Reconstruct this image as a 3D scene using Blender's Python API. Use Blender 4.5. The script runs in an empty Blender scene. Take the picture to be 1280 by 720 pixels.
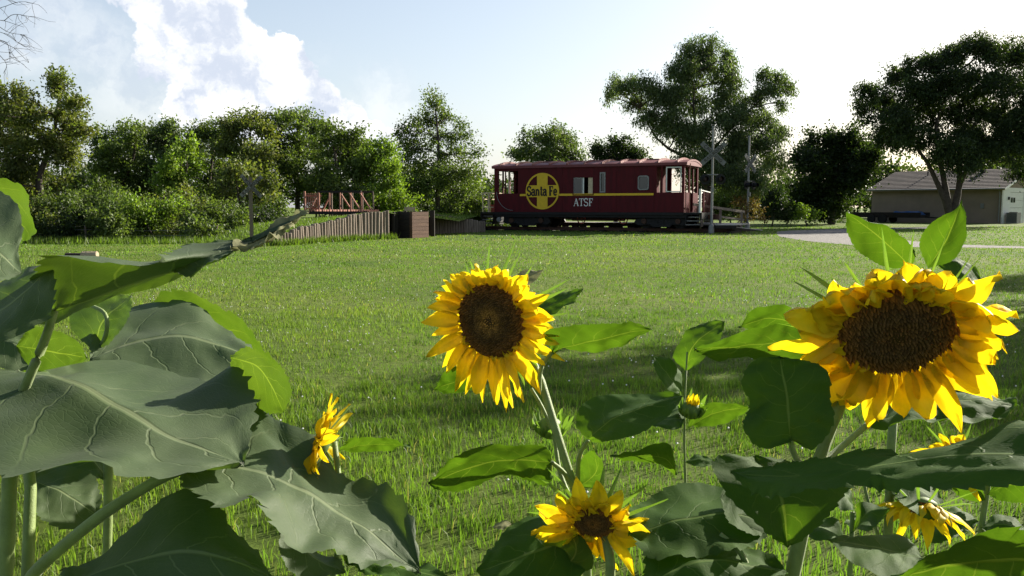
import bpy, math, random
import numpy as np
from mathutils import Vector, Matrix, noise
rng = np.random.default_rng(7)
random.seed(7)
SC = bpy.context.scene
COL = SC.collection
# ------------------------------------------------------------------ camera
F = 1108.0; CX, CY = 640.0, 360.0; CAMH = 1.3
PITCH = math.atan(101.0 / F)
cam_d = bpy.data.cameras.new('camera'); cam = bpy.data.objects.new('camera', cam_d); COL.objects.link(cam)
cam_d.sensor_width = 36.0; cam_d.lens = 36.0 * F / 1280.0
cam_d.clip_start = 0.02; cam_d.clip_end = 5000
cam.location = (0, 0, CAMH); cam.rotation_euler = (math.pi / 2 - PITCH, 0, 0)
SC.camera = cam
# ------------------------------------------------------------------ light
SUN_AZ = math.radians(50)     # clockwise from +Y (the view direction): sun to the right, beyond the caboose
SUN_EL = math.radians(24)
world = bpy.data.worlds.new('World'); SC.world = world; world.use_nodes = True
sun_d = bpy.data.lights.new('sun', 'SUN'); sun_d.energy = 5.0; sun_d.angle = math.radians(0.5); sun_d.color = (1.0, 0.93, 0.80)
sun = bpy.data.objects.new('sun', sun_d); COL.objects.link(sun)
sdir = Vector((math.sin(SUN_AZ) * math.cos(SUN_EL), math.cos(SUN_AZ) * math.cos(SUN_EL), math.sin(SUN_EL)))
sun.location = sdir * 60; sun.rotation_euler = sdir.to_track_quat('Z', 'Y').to_euler()
SC.view_settings.view_transform = 'Standard'; SC.view_settings.look = 'None'
SC.view_settings.exposure = 1.4; SC.view_settings.gamma = 1.0
SC.view_settings.use_curve_mapping = False
SC.render.engine = 'CYCLES'; SC.cycles.use_denoising = True
SC.cycles.max_bounces = 8; SC.cycles.transparent_max_bounces = 8; SC.cycles.caustics_reflective = False; SC.cycles.caustics_refractive = False

# pixel helpers: a pixel gives a direction, the depth d (metres along the view axis) is chosen per thing
cp, sp = math.cos(PITCH), math.sin(PITCH)
def P(px, py, d):
    xr = (px - CX) / F; yu = (CY - py) / F
    return Vector((d * xr, d * (cp + yu * sp), CAMH + d * (-sp + yu * cp)))
def G(px, py, z=0.0):
    a = P(px, py, 1.0); t = (z - CAMH) / (a.z - CAMH)
    return Vector((a.x * t, a.y * t, z))
def ground_at(px, d):
    p = P(px, 259, d); return Vector((p.x, p.y, 0))

def world_nodes():
    nt = world.node_tree; nt.nodes.clear(); N = nt.nodes.new; L = nt.links.new
    out = N('ShaderNodeOutputWorld'); bg = N('ShaderNodeBackground'); bg.inputs[1].default_value = 0.06
    sky = N('ShaderNodeTexSky'); sky.sky_type = 'NISHITA'; sky.sun_disc = False
    sky.sun_elevation = SUN_EL; sky.sun_rotation = SUN_AZ
    sky.altitude = 200; sky.air_density = 1.0; sky.dust_density = 2.2; sky.ozone_density = 1.0
    tc = N('ShaderNodeTexCoord'); sep = N('ShaderNodeSeparateXYZ'); L(tc.outputs['Generated'], sep.inputs[0])
    def M(op, a, b=None, c=None):
        n = N('ShaderNodeMath'); n.operation = op
        for i, v in enumerate((a, b, c)):
            if v is None: continue
            if isinstance(v, (int, float)): n.inputs[i].default_value = v
            else: L(v, n.inputs[i])
        return n.outputs[0]
    az = M('MULTIPLY', M('ARCTAN2', sep.outputs[0], sep.outputs[1]), 180 / math.pi)
    el = M('MULTIPLY', M('ARCSINE', sep.outputs[2]), 180 / math.pi)
    comb = N('ShaderNodeCombineXYZ'); L(az, comb.inputs[0]); L(el, comb.inputs[1])
    # billow the outline with noise
    def noise_n(scale, detail, vec, rough=0.55):
        n = N('ShaderNodeTexNoise'); n.inputs['Scale'].default_value = scale; n.inputs['Detail'].default_value = detail
        n.inputs['Roughness'].default_value = rough; L(vec, n.inputs['Vector']); return n
    wn = noise_n(0.55, 6, comb.outputs[0], 0.6)
    sub = N('ShaderNodeVectorMath'); sub.operation = 'SUBTRACT'; L(wn.outputs['Color'], sub.inputs[0]); sub.inputs[1].default_value = (.5, .5, .5)
    scl = N('ShaderNodeVectorMath'); scl.operation = 'SCALE'; L(sub.outputs[0], scl.inputs[0]); scl.inputs['Scale'].default_value = 3.2
    add = N('ShaderNodeVectorMath'); add.operation = 'ADD'; L(comb.outputs[0], add.inputs[0]); L(scl.outputs[0], add.inputs[1])
    def field(blobs, vec):
        cur = None
        for (x, y, r) in blobs:
            dn = N('ShaderNodeVectorMath'); dn.operation = 'DISTANCE'; L(vec, dn.inputs[0]); dn.inputs[1].default_value = (x, y, 0)
            f = M('SUBTRACT', 1.0, M('DIVIDE', dn.outputs['Value'], r))
            cur = f if cur is None else M('MAXIMUM', cur, f)
        return cur
    def deg(px, py, rpx):
        v = (P(px, py, 1) - Vector((0, 0, CAMH))).normalized()
        return (math.degrees(math.atan2(v.x, v.y)), math.degrees(math.asin(v.z)), rpx / F * 57.3)
    # one towering cumulus, and lower banks of the same kind right round the sky
    main = [deg(*b) for b in [(205, -20, 60), (262, 28, 55), (230, 60, 60), (318, 62, 38), (352, 75, 32), (350, 100, 44), (385, 128, 44), (300, 125, 60), (425, 155, 38), (245, 140, 45), (470, 170, 26), (240, -60, 70), (505, 178, 26)]]
    faint = [deg(*b) for b in [(165, 105, 90), (120, 60, 70), (200, 165, 90), (70, 15, 60), (40, 60, 50), (560, 190, 70), (480, 130, 60)]]
    f1 = field(main, add.outputs[0]); f2 = field(faint, add.outputs[0])
    gen = noise_n(0.09, 7, add.outputs[0], 0.6)          # scattered cloud elsewhere, mostly low
    m1 = N('ShaderNodeMapRange'); m1.interpolation_type = 'SMOOTHSTEP'; L(f1, m1.inputs[0]); m1.inputs[1].default_value = 0.04; m1.inputs[2].default_value = 0.16
    m2 = N('ShaderNodeMapRange'); m2.interpolation_type = 'SMOOTHSTEP'; L(f2, m2.inputs[0]); m2.inputs[1].default_value = 0.0; m2.inputs[2].default_value = 0.95; m2.inputs[4].default_value = 0.42
    m3 = N('ShaderNodeMapRange'); m3.interpolation_type = 'SMOOTHSTEP'; L(gen.outputs[0], m3.inputs[0]); m3.inputs[1].default_value = 0.55; m3.inputs[2].default_value = 0.85; m3.inputs[4].default_value = 0.45
    mask = M('MAXIMUM', M('MAXIMUM', m1.outputs[0], m2.outputs[0]), m3.outputs[0])
    sh = noise_n(0.30, 8, add.outputs[0], 0.55)
    shr = N('ShaderNodeMapRange'); shr.interpolation_type = 'SMOOTHSTEP'; L(sh.outputs[0], shr.inputs[0]); shr.inputs[1].default_value = 0.38; shr.inputs[2].default_value = 0.60
    cc = N('ShaderNodeMixRGB'); L(shr.outputs[0], cc.inputs[0])
    cc.inputs[1].default_value = (4.5, 4.95, 5.8, 1); cc.inputs[2].default_value = (7.5, 7.5, 7.5, 1)
    hz = N('ShaderNodeMapRange'); L(el, hz.inputs[0]); hz.inputs[1].default_value = 0; hz.inputs[2].default_value = 40; hz.inputs[3].default_value = 0.42; hz.inputs[4].default_value = 0.0
    hm = N('ShaderNodeMixRGB'); L(hz.outputs[0], hm.inputs[0]); L(sky.outputs[0], hm.inputs[1]); hm.inputs[2].default_value = (6.2, 6.7, 7.4, 1)   # summer haze
    mix = N('ShaderNodeMixRGB'); L(mask, mix.inputs[0]); L(hm.outputs[0], mix.inputs[1]); L(cc.outputs[0], mix.inputs[2])
    L(mix.outputs[0], bg.inputs[0]); L(bg.outputs[0], out.inputs[0])
world_nodes()

# ------------------------------------------------------------------ materials
def mat(name, color, rough=0.7, var=0.0, vscale=5.0, bump=0.0, bscale=40.0, color2=None, attr=False, transl=0.0, tcol=None, spec=0.3, metal=0.0, sheen=0.0, vein=None, coords='Object', stretch=None, piece=0.0):
    m = bpy.data.materials.new(name); m.use_nodes = True
    nt = m.node_tree; N = nt.nodes.new; L = nt.links.new
    b = nt.nodes['Principled BSDF']; out = nt.nodes['Material Output']
    b.inputs['Roughness'].default_value = rough; b.inputs['Specular IOR Level'].default_value = spec; b.inputs['Metallic'].default_value = metal
    if sheen: b.inputs['Sheen Weight'].default_value = sheen
    rgb = N('ShaderNodeRGB'); rgb.outputs[0].default_value = (*color, 1); c = rgb.outputs[0]
    tc = N('ShaderNodeTexCoord')
    vec = tc.outputs[coords]
    if stretch:
        mp = N('ShaderNodeMapping'); mp.inputs['Scale'].default_value = stretch; L(vec, mp.inputs[0]); vec = mp.outputs[0]
    if piece:
        oi = N('ShaderNodeObjectInfo'); pr = N('ShaderNodeMapRange'); L(oi.outputs['Random'], pr.inputs[0]); pr.inputs[3].default_value = 1 - piece; pr.inputs[4].default_value = 1 + piece * .6
        ph = N('ShaderNodeHueSaturation'); L(pr.outputs[0], ph.inputs['Value']); L(c, ph.inputs['Color']); c = ph.outputs[0]
    if attr:
        at = N('ShaderNodeAttribute'); at.attribute_name = 'Col'
        mx = N('ShaderNodeMixRGB'); mx.blend_type = 'MULTIPLY'; mx.inputs[0].default_value = 1; L(c, mx.inputs[1]); L(at.outputs[0], mx.inputs[2]); c = mx.outputs[0]
    if color2 or var:
        n = N('ShaderNodeTexNoise'); n.inputs['Scale'].default_value = vscale; n.inputs['Detail'].default_value = 6; n.inputs['Roughness'].default_value = 0.6; L(vec, n.inputs['Vector'])
        r = N('ShaderNodeMapRange'); L(n.outputs[0], r.inputs[0]); r.inputs[1].default_value = 0.35; r.inputs[2].default_value = 0.65
        mx = N('ShaderNodeMixRGB'); L(r.outputs[0], mx.inputs[0]); L(c, mx.inputs[1])
        if color2: mx.inputs[2].default_value = (*color2, 1)
        else:
            hs = N('ShaderNodeHueSaturation'); hs.inputs['Value'].default_value = 1 - var; L(c, hs.inputs['Color']); L(hs.outputs[0], mx.inputs[2])
        c = mx.outputs[0]
    if vein:
        uv = N('ShaderNodeUVMap'); uv.uv_map = 'UVMap'; s = N('ShaderNodeSeparateXYZ'); L(uv.outputs[0], s.inputs[0])
        def M(op, a, bb=None):
            k = N('ShaderNodeMath'); k.operation = op
            for i, v in enumerate((a, bb)):
                if v is None: continue
                if isinstance(v, (int, float)): k.inputs[i].default_value = v
                else: L(v, k.inputs[i])
            return k.outputs[0]
        wn = N('ShaderNodeTexNoise'); wn.inputs['Scale'].default_value = 5; L(uv.outputs[0], wn.inputs['Vector'])
        av = M('ABSOLUTE', s.outputs[1])
        w = M('ADD', M('SUBTRACT', s.outputs[0], M('MULTIPLY', M('POWER', av, 1.25), 0.30)), M('MULTIPLY', wn.outputs[0], 0.07))
        side = M('MULTIPLY', M('GREATER_THAN', s.outputs[1], 0.0), 0.47)
        fr = M('FRACT', M('ADD', M('MULTIPLY', w, 5.6), side))
        dist = M('ABSOLUTE', M('SUBTRACT', fr, 0.5))
        lat = N('ShaderNodeMapRange'); L(dist, lat.inputs[0]); lat.inputs[1].default_value = 0.012; lat.inputs[2].default_value = 0.038; lat.inputs[3].default_value = 0.6; lat.inputs[4].default_value = 0
        fade = N('ShaderNodeMapRange'); L(av, fade.inputs[0]); fade.inputs[1].default_value = 0.25; fade.inputs[2].default_value = 0.9; fade.inputs[3].default_value = 1; fade.inputs[4].default_value = 0.12
        midr = N('ShaderNodeMapRange'); L(av, midr.inputs[0]); midr.inputs[1].default_value = 0.015; midr.inputs[2].default_value = 0.04; midr.inputs[3].default_value = 1; midr.inputs[4].default_value = 0
        ve = M('MAXIMUM', M('MULTIPLY', lat.outputs[0], fade.outputs[0]), midr.outputs[0])
        # fine net
        vo = N('ShaderNodeTexVoronoi'); vo.feature = 'DISTANCE_TO_EDGE'; vo.inputs['Scale'].default_value = 30; L(uv.outputs[0], vo.inputs['Vector'])
        net = N('ShaderNodeMapRange'); L(vo.outputs['Distance'], net.inputs[0]); net.inputs[1].default_value = 0.0; net.inputs[2].default_value = 0.09; net.inputs[3].default_value = 0.09; net.inputs[4].default_value = 0
        vv = M('MAXIMUM', ve, net.outputs[0])
        mx = N('ShaderNodeMixRGB'); L(vv, mx.inputs[0]); L(c, mx.inputs[1]); mx.inputs[2].default_value = (*vein, 1); c = mx.outputs[0]
        bp = N('ShaderNodeBump'); bp.inputs['Strength'].default_value = 0.5; bp.inputs['Distance'].default_value = 0.0022; bp.invert = True; L(vv, bp.inputs['Height']); L(bp.outputs[0], b.inputs['Normal'])
    elif bump:
        n = N('ShaderNodeTexNoise'); n.inputs['Scale'].default_value = bscale; n.inputs['Detail'].default_value = 8; L(vec, n.inputs['Vector'])
        bp = N('ShaderNodeBump'); bp.inputs['Strength'].default_value = bump; bp.inputs['Distance'].default_value = 0.03; L(n.outputs[0], bp.inputs['Height']); L(bp.outputs[0], b.inputs['Normal'])
    L(c, b.inputs['Base Color'])
    if transl:
        t = N('ShaderNodeBsdfTranslucent'); mx = N('ShaderNodeMixShader'); mx.inputs[0].default_value = transl
        if tcol:
            tm = N('ShaderNodeMixRGB'); tm.blend_type = 'MULTIPLY'; tm.inputs[0].default_value = 1; L(c, tm.inputs[1]); tm.inputs[2].default_value = (*tcol, 1); L(tm.outputs[0], t.inputs[0])
        else: L(c, t.inputs[0])
        L(b.outputs[0], mx.inputs[1]); L(t.outputs[0], mx.inputs[2]); L(mx.outputs[0], out.inputs[0])
    return m

M_ = dict(
    leaf=mat('sunflower_leaf', (0.058, 0.118, 0.018), 0.68, color2=(0.042, 0.094, 0.013), vscale=14, transl=0.46, tcol=(1.55, 1.55, 0.36), spec=0.14, vein=(0.12, 0.18, 0.05), coords='Object'),
    grey_leaf=mat('downy_leaf', (0.078, 0.112, 0.050), 0.6, color2=(0.056, 0.092, 0.032), vscale=14, transl=0.40, tcol=(1.35, 1.65, 0.20), spec=0.30, sheen=0.04, vein=(0.165, 0.20, 0.105), coords='Object'),
    stem=mat('sunflower_stem', (0.20, 0.27, 0.075), 0.55, var=0.3, vscale=60, bump=0.2, bscale=900, sheen=0.2),
    petal=mat('petal', (0.84, 0.66, 0.018), 0.5, color2=(0.83, 0.59, 0.012), vscale=60, transl=0.5, tcol=(1.0, 1.0, 0.6), spec=0.25, attr=True),
    disc=mat('floret', (0.175, 0.098, 0.032), 0.85, attr=True, spec=0.2),
    bract=mat('bract', (0.17, 0.25, 0.07), 0.55, transl=0.35, tcol=(1.2, 1.5, .4)),
    grass=mat('grass_blade', (0.098, 0.172, 0.024), 0.5, attr=True, transl=0.48, tcol=(1.15, 1.3, 0.5), spec=0.3),
    foliage=mat('foliage', (1, 1, 1), 0.55, attr=True, transl=0.40, tcol=(1.3, 1.45, 0.45), spec=0.25),
    bark=mat('bark', (0.075, 0.058, 0.045), 0.9, var=0.5, vscale=6, bump=0.8, bscale=14),
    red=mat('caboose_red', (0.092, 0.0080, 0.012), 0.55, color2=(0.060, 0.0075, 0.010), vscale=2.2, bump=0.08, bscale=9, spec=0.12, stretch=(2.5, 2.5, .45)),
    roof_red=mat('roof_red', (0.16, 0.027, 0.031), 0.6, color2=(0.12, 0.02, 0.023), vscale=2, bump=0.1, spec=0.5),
    seam=mat('roof_seam', (0.24, 0.08, 0.075), 0.5, var=0.3, vscale=8, spec=0.5),
    black=mat('sooty_black', (0.013, 0.012, 0.012), 0.65, var=0.4, vscale=5, bump=0.3, bscale=30),
    yellow=mat('yellow_paint', (0.72, 0.47, 0.02), 0.5, var=0.12, vscale=6),
    letter_black=mat('letter_black', (0.02, 0.013, 0.01), 0.6),
    white=mat('white_paint', (0.74, 0.73, 0.68), 0.55, var=0.12, vscale=9),
    cream=mat('cream_paint', (0.62, 0.50, 0.33), 0.6, var=0.25, vscale=9),
    glass=mat('dark_glass', (0.03, 0.035, 0.04), 0.08, spec=0.6),
    steel=mat('galvanised', (0.24, 0.24, 0.235), 0.5, var=0.2, vscale=7, metal=0.4),
    sign=mat('weathered_sign', (0.17, 0.17, 0.165), 0.7, color2=(0.11, 0.11, 0.107), vscale=7, bump=0.1),
    lens=mat('red_lens', (0.05, 0.006, 0.006), 0.2),
    rust=mat('rusty_steel', (0.075, 0.036, 0.022), 0.75, var=0.5, vscale=20),
    redpaint=mat('oxide_red', (0.30, 0.05, 0.035), 0.55, var=0.3, vscale=9),
    wood=mat('grey_wood', (0.25, 0.205, 0.16), 0.85, color2=(0.15, 0.115, 0.088), vscale=3, bump=0.5, bscale=12, stretch=(6, 6, 0.7), piece=0.45),
    deck=mat('pale_deck', (0.47, 0.44, 0.40), 0.8, color2=(0.36, 0.33, 0.30), vscale=4, bump=0.3),
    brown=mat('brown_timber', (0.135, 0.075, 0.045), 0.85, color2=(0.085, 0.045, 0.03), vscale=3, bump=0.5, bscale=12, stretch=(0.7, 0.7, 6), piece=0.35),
    dark_wood=mat('creosote_and_shade_wood', (0.028, 0.021, 0.017), 0.85, var=0.4, vscale=6, bump=0.4, bscale=14),  # creosoted ties and beams; also painted-in shade on recess logs and box side
    pink_wood=mat('faded_red_wood', (0.36, 0.165, 0.115), 0.8, color2=(0.27, 0.12, 0.085), vscale=4, bump=0.3),
    house=mat('tan_render', (0.27, 0.205, 0.15), 0.9, color2=(0.215, 0.165, 0.12), vscale=0.8, bump=0.35, bscale=16),
    shingle=mat('brown_shingle', (0.105, 0.080, 0.068), 0.9, color2=(0.065, 0.05, 0.045), vscale=1.3, bump=0.5, bscale=8),
    blue=mat('blue_tarp', (0.03, 0.09, 0.22), 0.6, var=0.3, vscale=3),
    stone=mat('pale_stone', (0.42, 0.33, 0.22), 0.85, var=0.3, vscale=6, bump=0.5, bscale=14),
    wire=mat('wire', (0.22, 0.21, 0.20), 0.5, metal=0.6),
    straw=mat('withered_leaf', (0.27, 0.27, 0.13), 0.8, var=0.4, vscale=60, transl=0.3),
)

# ------------------------------------------------------------------ mesh helpers
def link(name, me, parent=None, mt=None, kind=None):
    o = bpy.data.objects.new(name, me); COL.objects.link(o)
    if mt is not None: me.materials.append(mt)
    if parent is not None:
        o.parent = parent
        if parent.get('world_child'): o.matrix_parent_inverse = Matrix.Translation(-parent.location)
    if kind: o['kind'] = kind
    return o
def mesh(name, V, Fc, mt, parent=None, smooth=False, kind=None, col=None, uv=None):
    me = bpy.data.meshes.new(name); me.from_pydata([tuple(v) for v in V], [], Fc)
    if smooth: me.polygons.foreach_set('use_smooth', [True] * len(me.polygons))
    if col is not None:
        a = me.color_attributes.new('Col', 'FLOAT_COLOR', 'POINT'); a.data.foreach_set('color', np.asarray(col, np.float32).ravel())
    if uv is not None:
        l = me.uv_layers.new(name='UVMap'); vi = np.empty(len(me.loops), np.int32); me.loops.foreach_get('vertex_index', vi)
        l.data.foreach_set('uv', np.asarray(uv, np.float32)[vi].ravel())
    me.update()
    return link(name, me, parent, mt, kind)
def npmesh(name, V, quads, mt, parent=None, col=None, kind=None, k=4):
    me = bpy.data.meshes.new(name); n = len(quads)
    me.vertices.add(len(V)); me.vertices.foreach_set('co', np.asarray(V, np.float32).ravel())
    me.loops.add(n * k); me.loops.foreach_set('vertex_index', np.asarray(quads, np.int32).ravel())
    me.polygons.add(n); me.polygons.foreach_set('loop_start', np.arange(0, n * k, k, dtype=np.int32)); me.polygons.foreach_set('loop_total', np.full(n, k, np.int32))
    if col is not None:
        a = me.color_attributes.new('Col', 'FLOAT_COLOR', 'POINT')
        c4 = np.ones((len(V), 4), np.float32); c4[:, :3] = col; a.data.foreach_set('color', c4.ravel())
    me.update(calc_edges=True)
    return link(name, me, parent, mt, kind)
def thing(name, label, cat, loc=(0, 0, 0), rotz=0.0, group=None, world_child=False):
    o = bpy.data.objects.new(name, None); COL.objects.link(o); o.location = loc; o.rotation_euler = (0, 0, rotz)
    o.empty_display_size = 0.2
    o['label'] = label; o['category'] = cat
    if group: o['group'] = group
    if world_child: o['world_child'] = 1
    return o
def tag(o, label, cat, group=None):
    o['label'] = label; o['category'] = cat
    if group: o['group'] = group
    return o
class MB:
    def __init__(s): s.V = []; s.F = []
    def box(s, c, d, rz=0.0, bev=0.0, M=None):
        x, y, z = d[0] / 2, d[1] / 2, d[2] / 2; n = len(s.V)
        R = Matrix.Rotation(rz, 3, 'Z') if M is None else M
        for sx in (-1, 1):
            for sy in (-1, 1):
                for sz in (-1, 1): s.V.append(Vector(c) + R @ Vector((sx * x, sy * y, sz * z)))
        for f in ((0, 1, 3, 2), (4, 6, 7, 5), (0, 4, 5, 1), (2, 3, 7, 6), (0, 2, 6, 4), (1, 5, 7, 3)): s.F.append([n + i for i in f])
        return s
    def bar(s, a, b, w, h=None):
        a = Vector(a); b = Vector(b); d = b - a; h = h or w
        q = d.to_track_quat('Z', 'Y').to_matrix()
        return s.box((a + b) / 2, (w, h, d.length), M=q)
    def tube(s, pts, rad, k=8, cap=True):
        pts = [Vector(p) for p in pts]; n = len(pts); base = len(s.V)
        if not hasattr(rad, '__len__'): rad = [rad] * n
        ref = Vector((0.31, 0.17, 0.93))
        for i, p in enumerate(pts):
            t = (pts[min(i + 1, n - 1)] - pts[max(i - 1, 0)])
            if t.length < 1e-9: t = Vector((0, 0, 1))
            t.normalize()
            r0 = ref if abs(t.dot(ref)) < 0.95 else Vector((1, 0, 0))
            u = t.cross(r0).normalized(); v = t.cross(u)
            for j in range(k):
                a = 2 * math.pi * j / k; s.V.append(p + (u * math.cos(a) + v * math.sin(a)) * rad[i])
        for i in range(n - 1):
            for j in range(k):
                a = base + i * k + j; b = base + i * k + (j + 1) % k
                s.F.append([a, b, b + k, a + k])
        if cap:
            s.F.append([base + j for j in range(k)][::-1]); s.F.append([base + (n - 1) * k + j for j in range(k)])
        return s
    def prism(s, poly, y0, y1):      # polygon in x,z extruded along y
        n = len(s.V); m = len(poly)
        for y in (y0, y1):
            for (x, z) in poly: s.V.append(Vector((x, y, z)))
        s.F.append([n + i for i in range(m)]); s.F.append([n + m + i for i in range(m)][::-1])
        for i in range(m):
            j = (i + 1) % m; s.F.append([n + i, n + m + i, n + m + j, n + j])
        return s
    def holed(s, x0, x1, z0, z1, holes, y0, y1):     # wall slab in the x-z plane with rectangular openings
        xs = sorted({x0, x1, *[h[0] for h in holes], *[h[1] for h in holes]}); zs = sorted({z0, z1, *[h[2] for h in holes], *[h[3] for h in holes]})
        solid = {}
        for i in range(len(xs) - 1):
            for j in range(len(zs) - 1):
                cx, cz = (xs[i] + xs[i + 1]) / 2, (zs[j] + zs[j + 1]) / 2
                solid[i, j] = not any(h[0] < cx < h[1] and h[2] < cz < h[3] for h in holes)
        def q(*p):
            n = len(s.V); s.V.extend(Vector(a) for a in p); s.F.append([n, n + 1, n + 2, n + 3])
        for (i, j), so in solid.items():
            if not so: continue
            a, b, c, d = xs[i], xs[i + 1], zs[j], zs[j + 1]
            q((a, y0, c), (b, y0, c), (b, y0, d), (a, y0, d)); q((b, y1, c), (a, y1, c), (a, y1, d), (b, y1, d))
            if not solid.get((i - 1, j)): q((a, y1, c), (a, y0, c), (a, y0, d), (a, y1, d))
            if not solid.get((i + 1, j)): q((b, y0, c), (b, y1, c), (b, y1, d), (b, y0, d))
            if not solid.get((i, j - 1)): q((a, y1, c), (b, y1, c), (b, y0, c), (a, y0, c))
            if not solid.get((i, j + 1)): q((a, y0, d), (b, y0, d), (b, y1, d), (a, y1, d))
        return s
    def disc(s, c, r, th, axis='y', k=24, r2=None):
        c = Vector(c); n = len(s.V)
        for sgn in (-1, 1):
            for j in range(k):
                a = 2 * math.pi * j / k; e = Vector((math.cos(a) * r, sgn * th / 2, math.sin(a) * r))
                if axis == 'x': e = Vector((e.y, e.x, e.z))
                if axis == 'z': e = Vector((e.x, e.z, e.y))
                s.V.append(c + e)
        s.F.append([n + j for j in range(k)]); s.F.append([n + k + j for j in range(k)][::-1])
        for j in range(k): s.F.append([n + j, n + k + j, n + k + (j + 1) % k, n + (j + 1) % k])
        return s
    def ring(s, c, r0, r1, th, k=48, axis='y'):
        n = len(s.V); c = Vector(c)
        for y in (-th / 2, th / 2):
            for r in (r0, r1):
                for j in range(k):
                    a = 2 * math.pi * j / k; e = Vector((math.cos(a) * r, y, math.sin(a) * r))
                    if axis == 'x': e = Vector((e.y, e.x, e.z))
                    s.V.append(c + e)
        for j in range(k):
            jj = (j + 1) % k
            for (a, b) in ((0, 1), (1, 3), (3, 2), (2, 0)): s.F.append([n + a * k + j, n + b * k + j, n + b * k + jj, n + a * k + jj])
        return s
    def obj(s, name, mt, parent=None, smooth=False, kind=None): return mesh(name, s.V, s.F, mt, parent, smooth, kind)
def catmull(pts, n):
    p = np.array([tuple(q) for q in pts], float); p = np.vstack([2 * p[0] - p[1], p, 2 * p[-1] - p[-2]])
    # chord-length parametrisation for even spacing
    dense = []
    for i in range(1, len(p) - 2):
        for t in np.linspace(0, 1, 24, endpoint=False):
            a, b, c, d = p[i - 1], p[i], p[i + 1], p[i + 2]
            dense.append(0.5 * ((2 * b) + (-a + c) * t + (2 * a - 5 * b + 4 * c - d) * t * t + (-a + 3 * b - 3 * c + d) * t ** 3))
    dense.append(p[-2]); dense = np.array(dense)
    L = np.concatenate([[0], np.cumsum(np.linalg.norm(np.diff(dense, axis=0), axis=1))]); L /= L[-1]
    u = np.linspace(0, 1, n)
    return np.stack([np.interp(u, L, dense[:, i]) for i in range(dense.shape[1])], 1)

# ------------------------------------------------------------------ ground, drive, mound
def ground_mat():
    m = bpy.data.materials.new('lawn'); m.use_nodes = True; nt = m.node_tree; N = nt.nodes.new; L = nt.links.new
    b = nt.nodes['Principled BSDF']; b.inputs['Roughness'].default_value = 0.9; b.inputs['Specular IOR Level'].default_value = 0.1
    tc = N('ShaderNodeTexCoord')
    def ns(scale, det, ro=0.6):
        n = N('ShaderNodeTexNoise'); n.inputs['Scale'].default_value = scale; n.inputs['Detail'].default_value = det; n.inputs['Roughness'].default_value = ro
        L(tc.outputs['Object'], n.inputs['Vector']); return n.outputs[0]
    r1 = N('ShaderNodeValToRGB'); L(ns(0.22, 5), r1.inputs[0])
    r1.color_ramp.elements[0].position = 0.33; r1.color_ramp.elements[0].color = (0.075, 0.135, 0.018, 1)
    r1.color_ramp.elements[1].position = 0.68; r1.color_ramp.elements[1].color = (0.16, 0.205, 0.036, 1)
    r2 = N('ShaderNodeValToRGB'); L(ns(9, 8, 0.75), r2.inputs[0])
    r2.color_ramp.elements[0].position = 0.30; r2.color_ramp.elements[0].color = (0.45, 0.45, 0.45, 1)
    r2.color_ramp.elements[1].position = 0.72; r2.color_ramp.elements[1].color = (1.35, 1.3, 1.25, 1)
    mx = N('ShaderNodeMixRGB'); mx.blend_type = 'MULTIPLY'; mx.inputs[0].default_value = 1; L(r1.outputs[0], mx.inputs[1]); L(r2.outputs[0], mx.inputs[2])
    L(mx.outputs[0], b.inputs['Base Color'])
    bp = N('ShaderNodeBump'); bp.inputs['Strength'].default_value = 0.9; bp.inputs['Distance'].default_value = 0.06; L(ns(14, 8, 0.8), bp.inputs['Height']); L(bp.outputs[0], b.inputs['Normal'])
    return m
M_['lawn'] = ground_mat()
S = 2500.0
ground = mesh('ground', [(-S, -S, 0), (S, -S, 0), (S, S, 0), (-S, S, 0)], [(0, 1, 2, 3)], M_['lawn'], kind='structure')
M_['gravel'] = mat('gravel', (0.21, 0.195, 0.18), 0.95, color2=(0.14, 0.13, 0.12), vscale=3.5, bump=0.8, bscale=30)
# crescent of gravel drive, laid as a raised sheet
def flat_poly(name, outer, z, mt, n=60):
    V = []; Fc = []
    a, b = outer
    A = catmull([G(*p) for p in a], n); B = catmull([G(*p) for p in b], n); m = 8
    for i in range(n):
        for j in range(m + 1):
            p = A[i] * (1 - j / m) + B[i] * j / m
            w = 0.25 * noise.noise(Vector((p[0] * .6, p[1] * .6, 3))) if j in (0, m) else 0
            V.append((p[0] + w, p[1] + w, z))
    for i in range(n - 1):
        for j in range(m):
            k = i * (m + 1) + j; Fc.append([k, k + 1, k + m + 2, k + m + 1])
    return mesh(name, V, Fc, mt, kind='structure')
flat_poly('gravel_drive', ([(1420, 309.5), (1290, 308.6), (1200, 305.5), (1120, 300), (1075, 294.5), (1062, 291), (1068, 288.5), (1100, 286.5), (1190, 285)],
                     [(1420, 311.5), (1290, 310.4), (1190, 309), (1110, 308.5), (1035, 304), (985, 298), (972, 292.5), (1000, 287.8), (1190, 283)]), 0.004, M_['gravel'])

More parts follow.
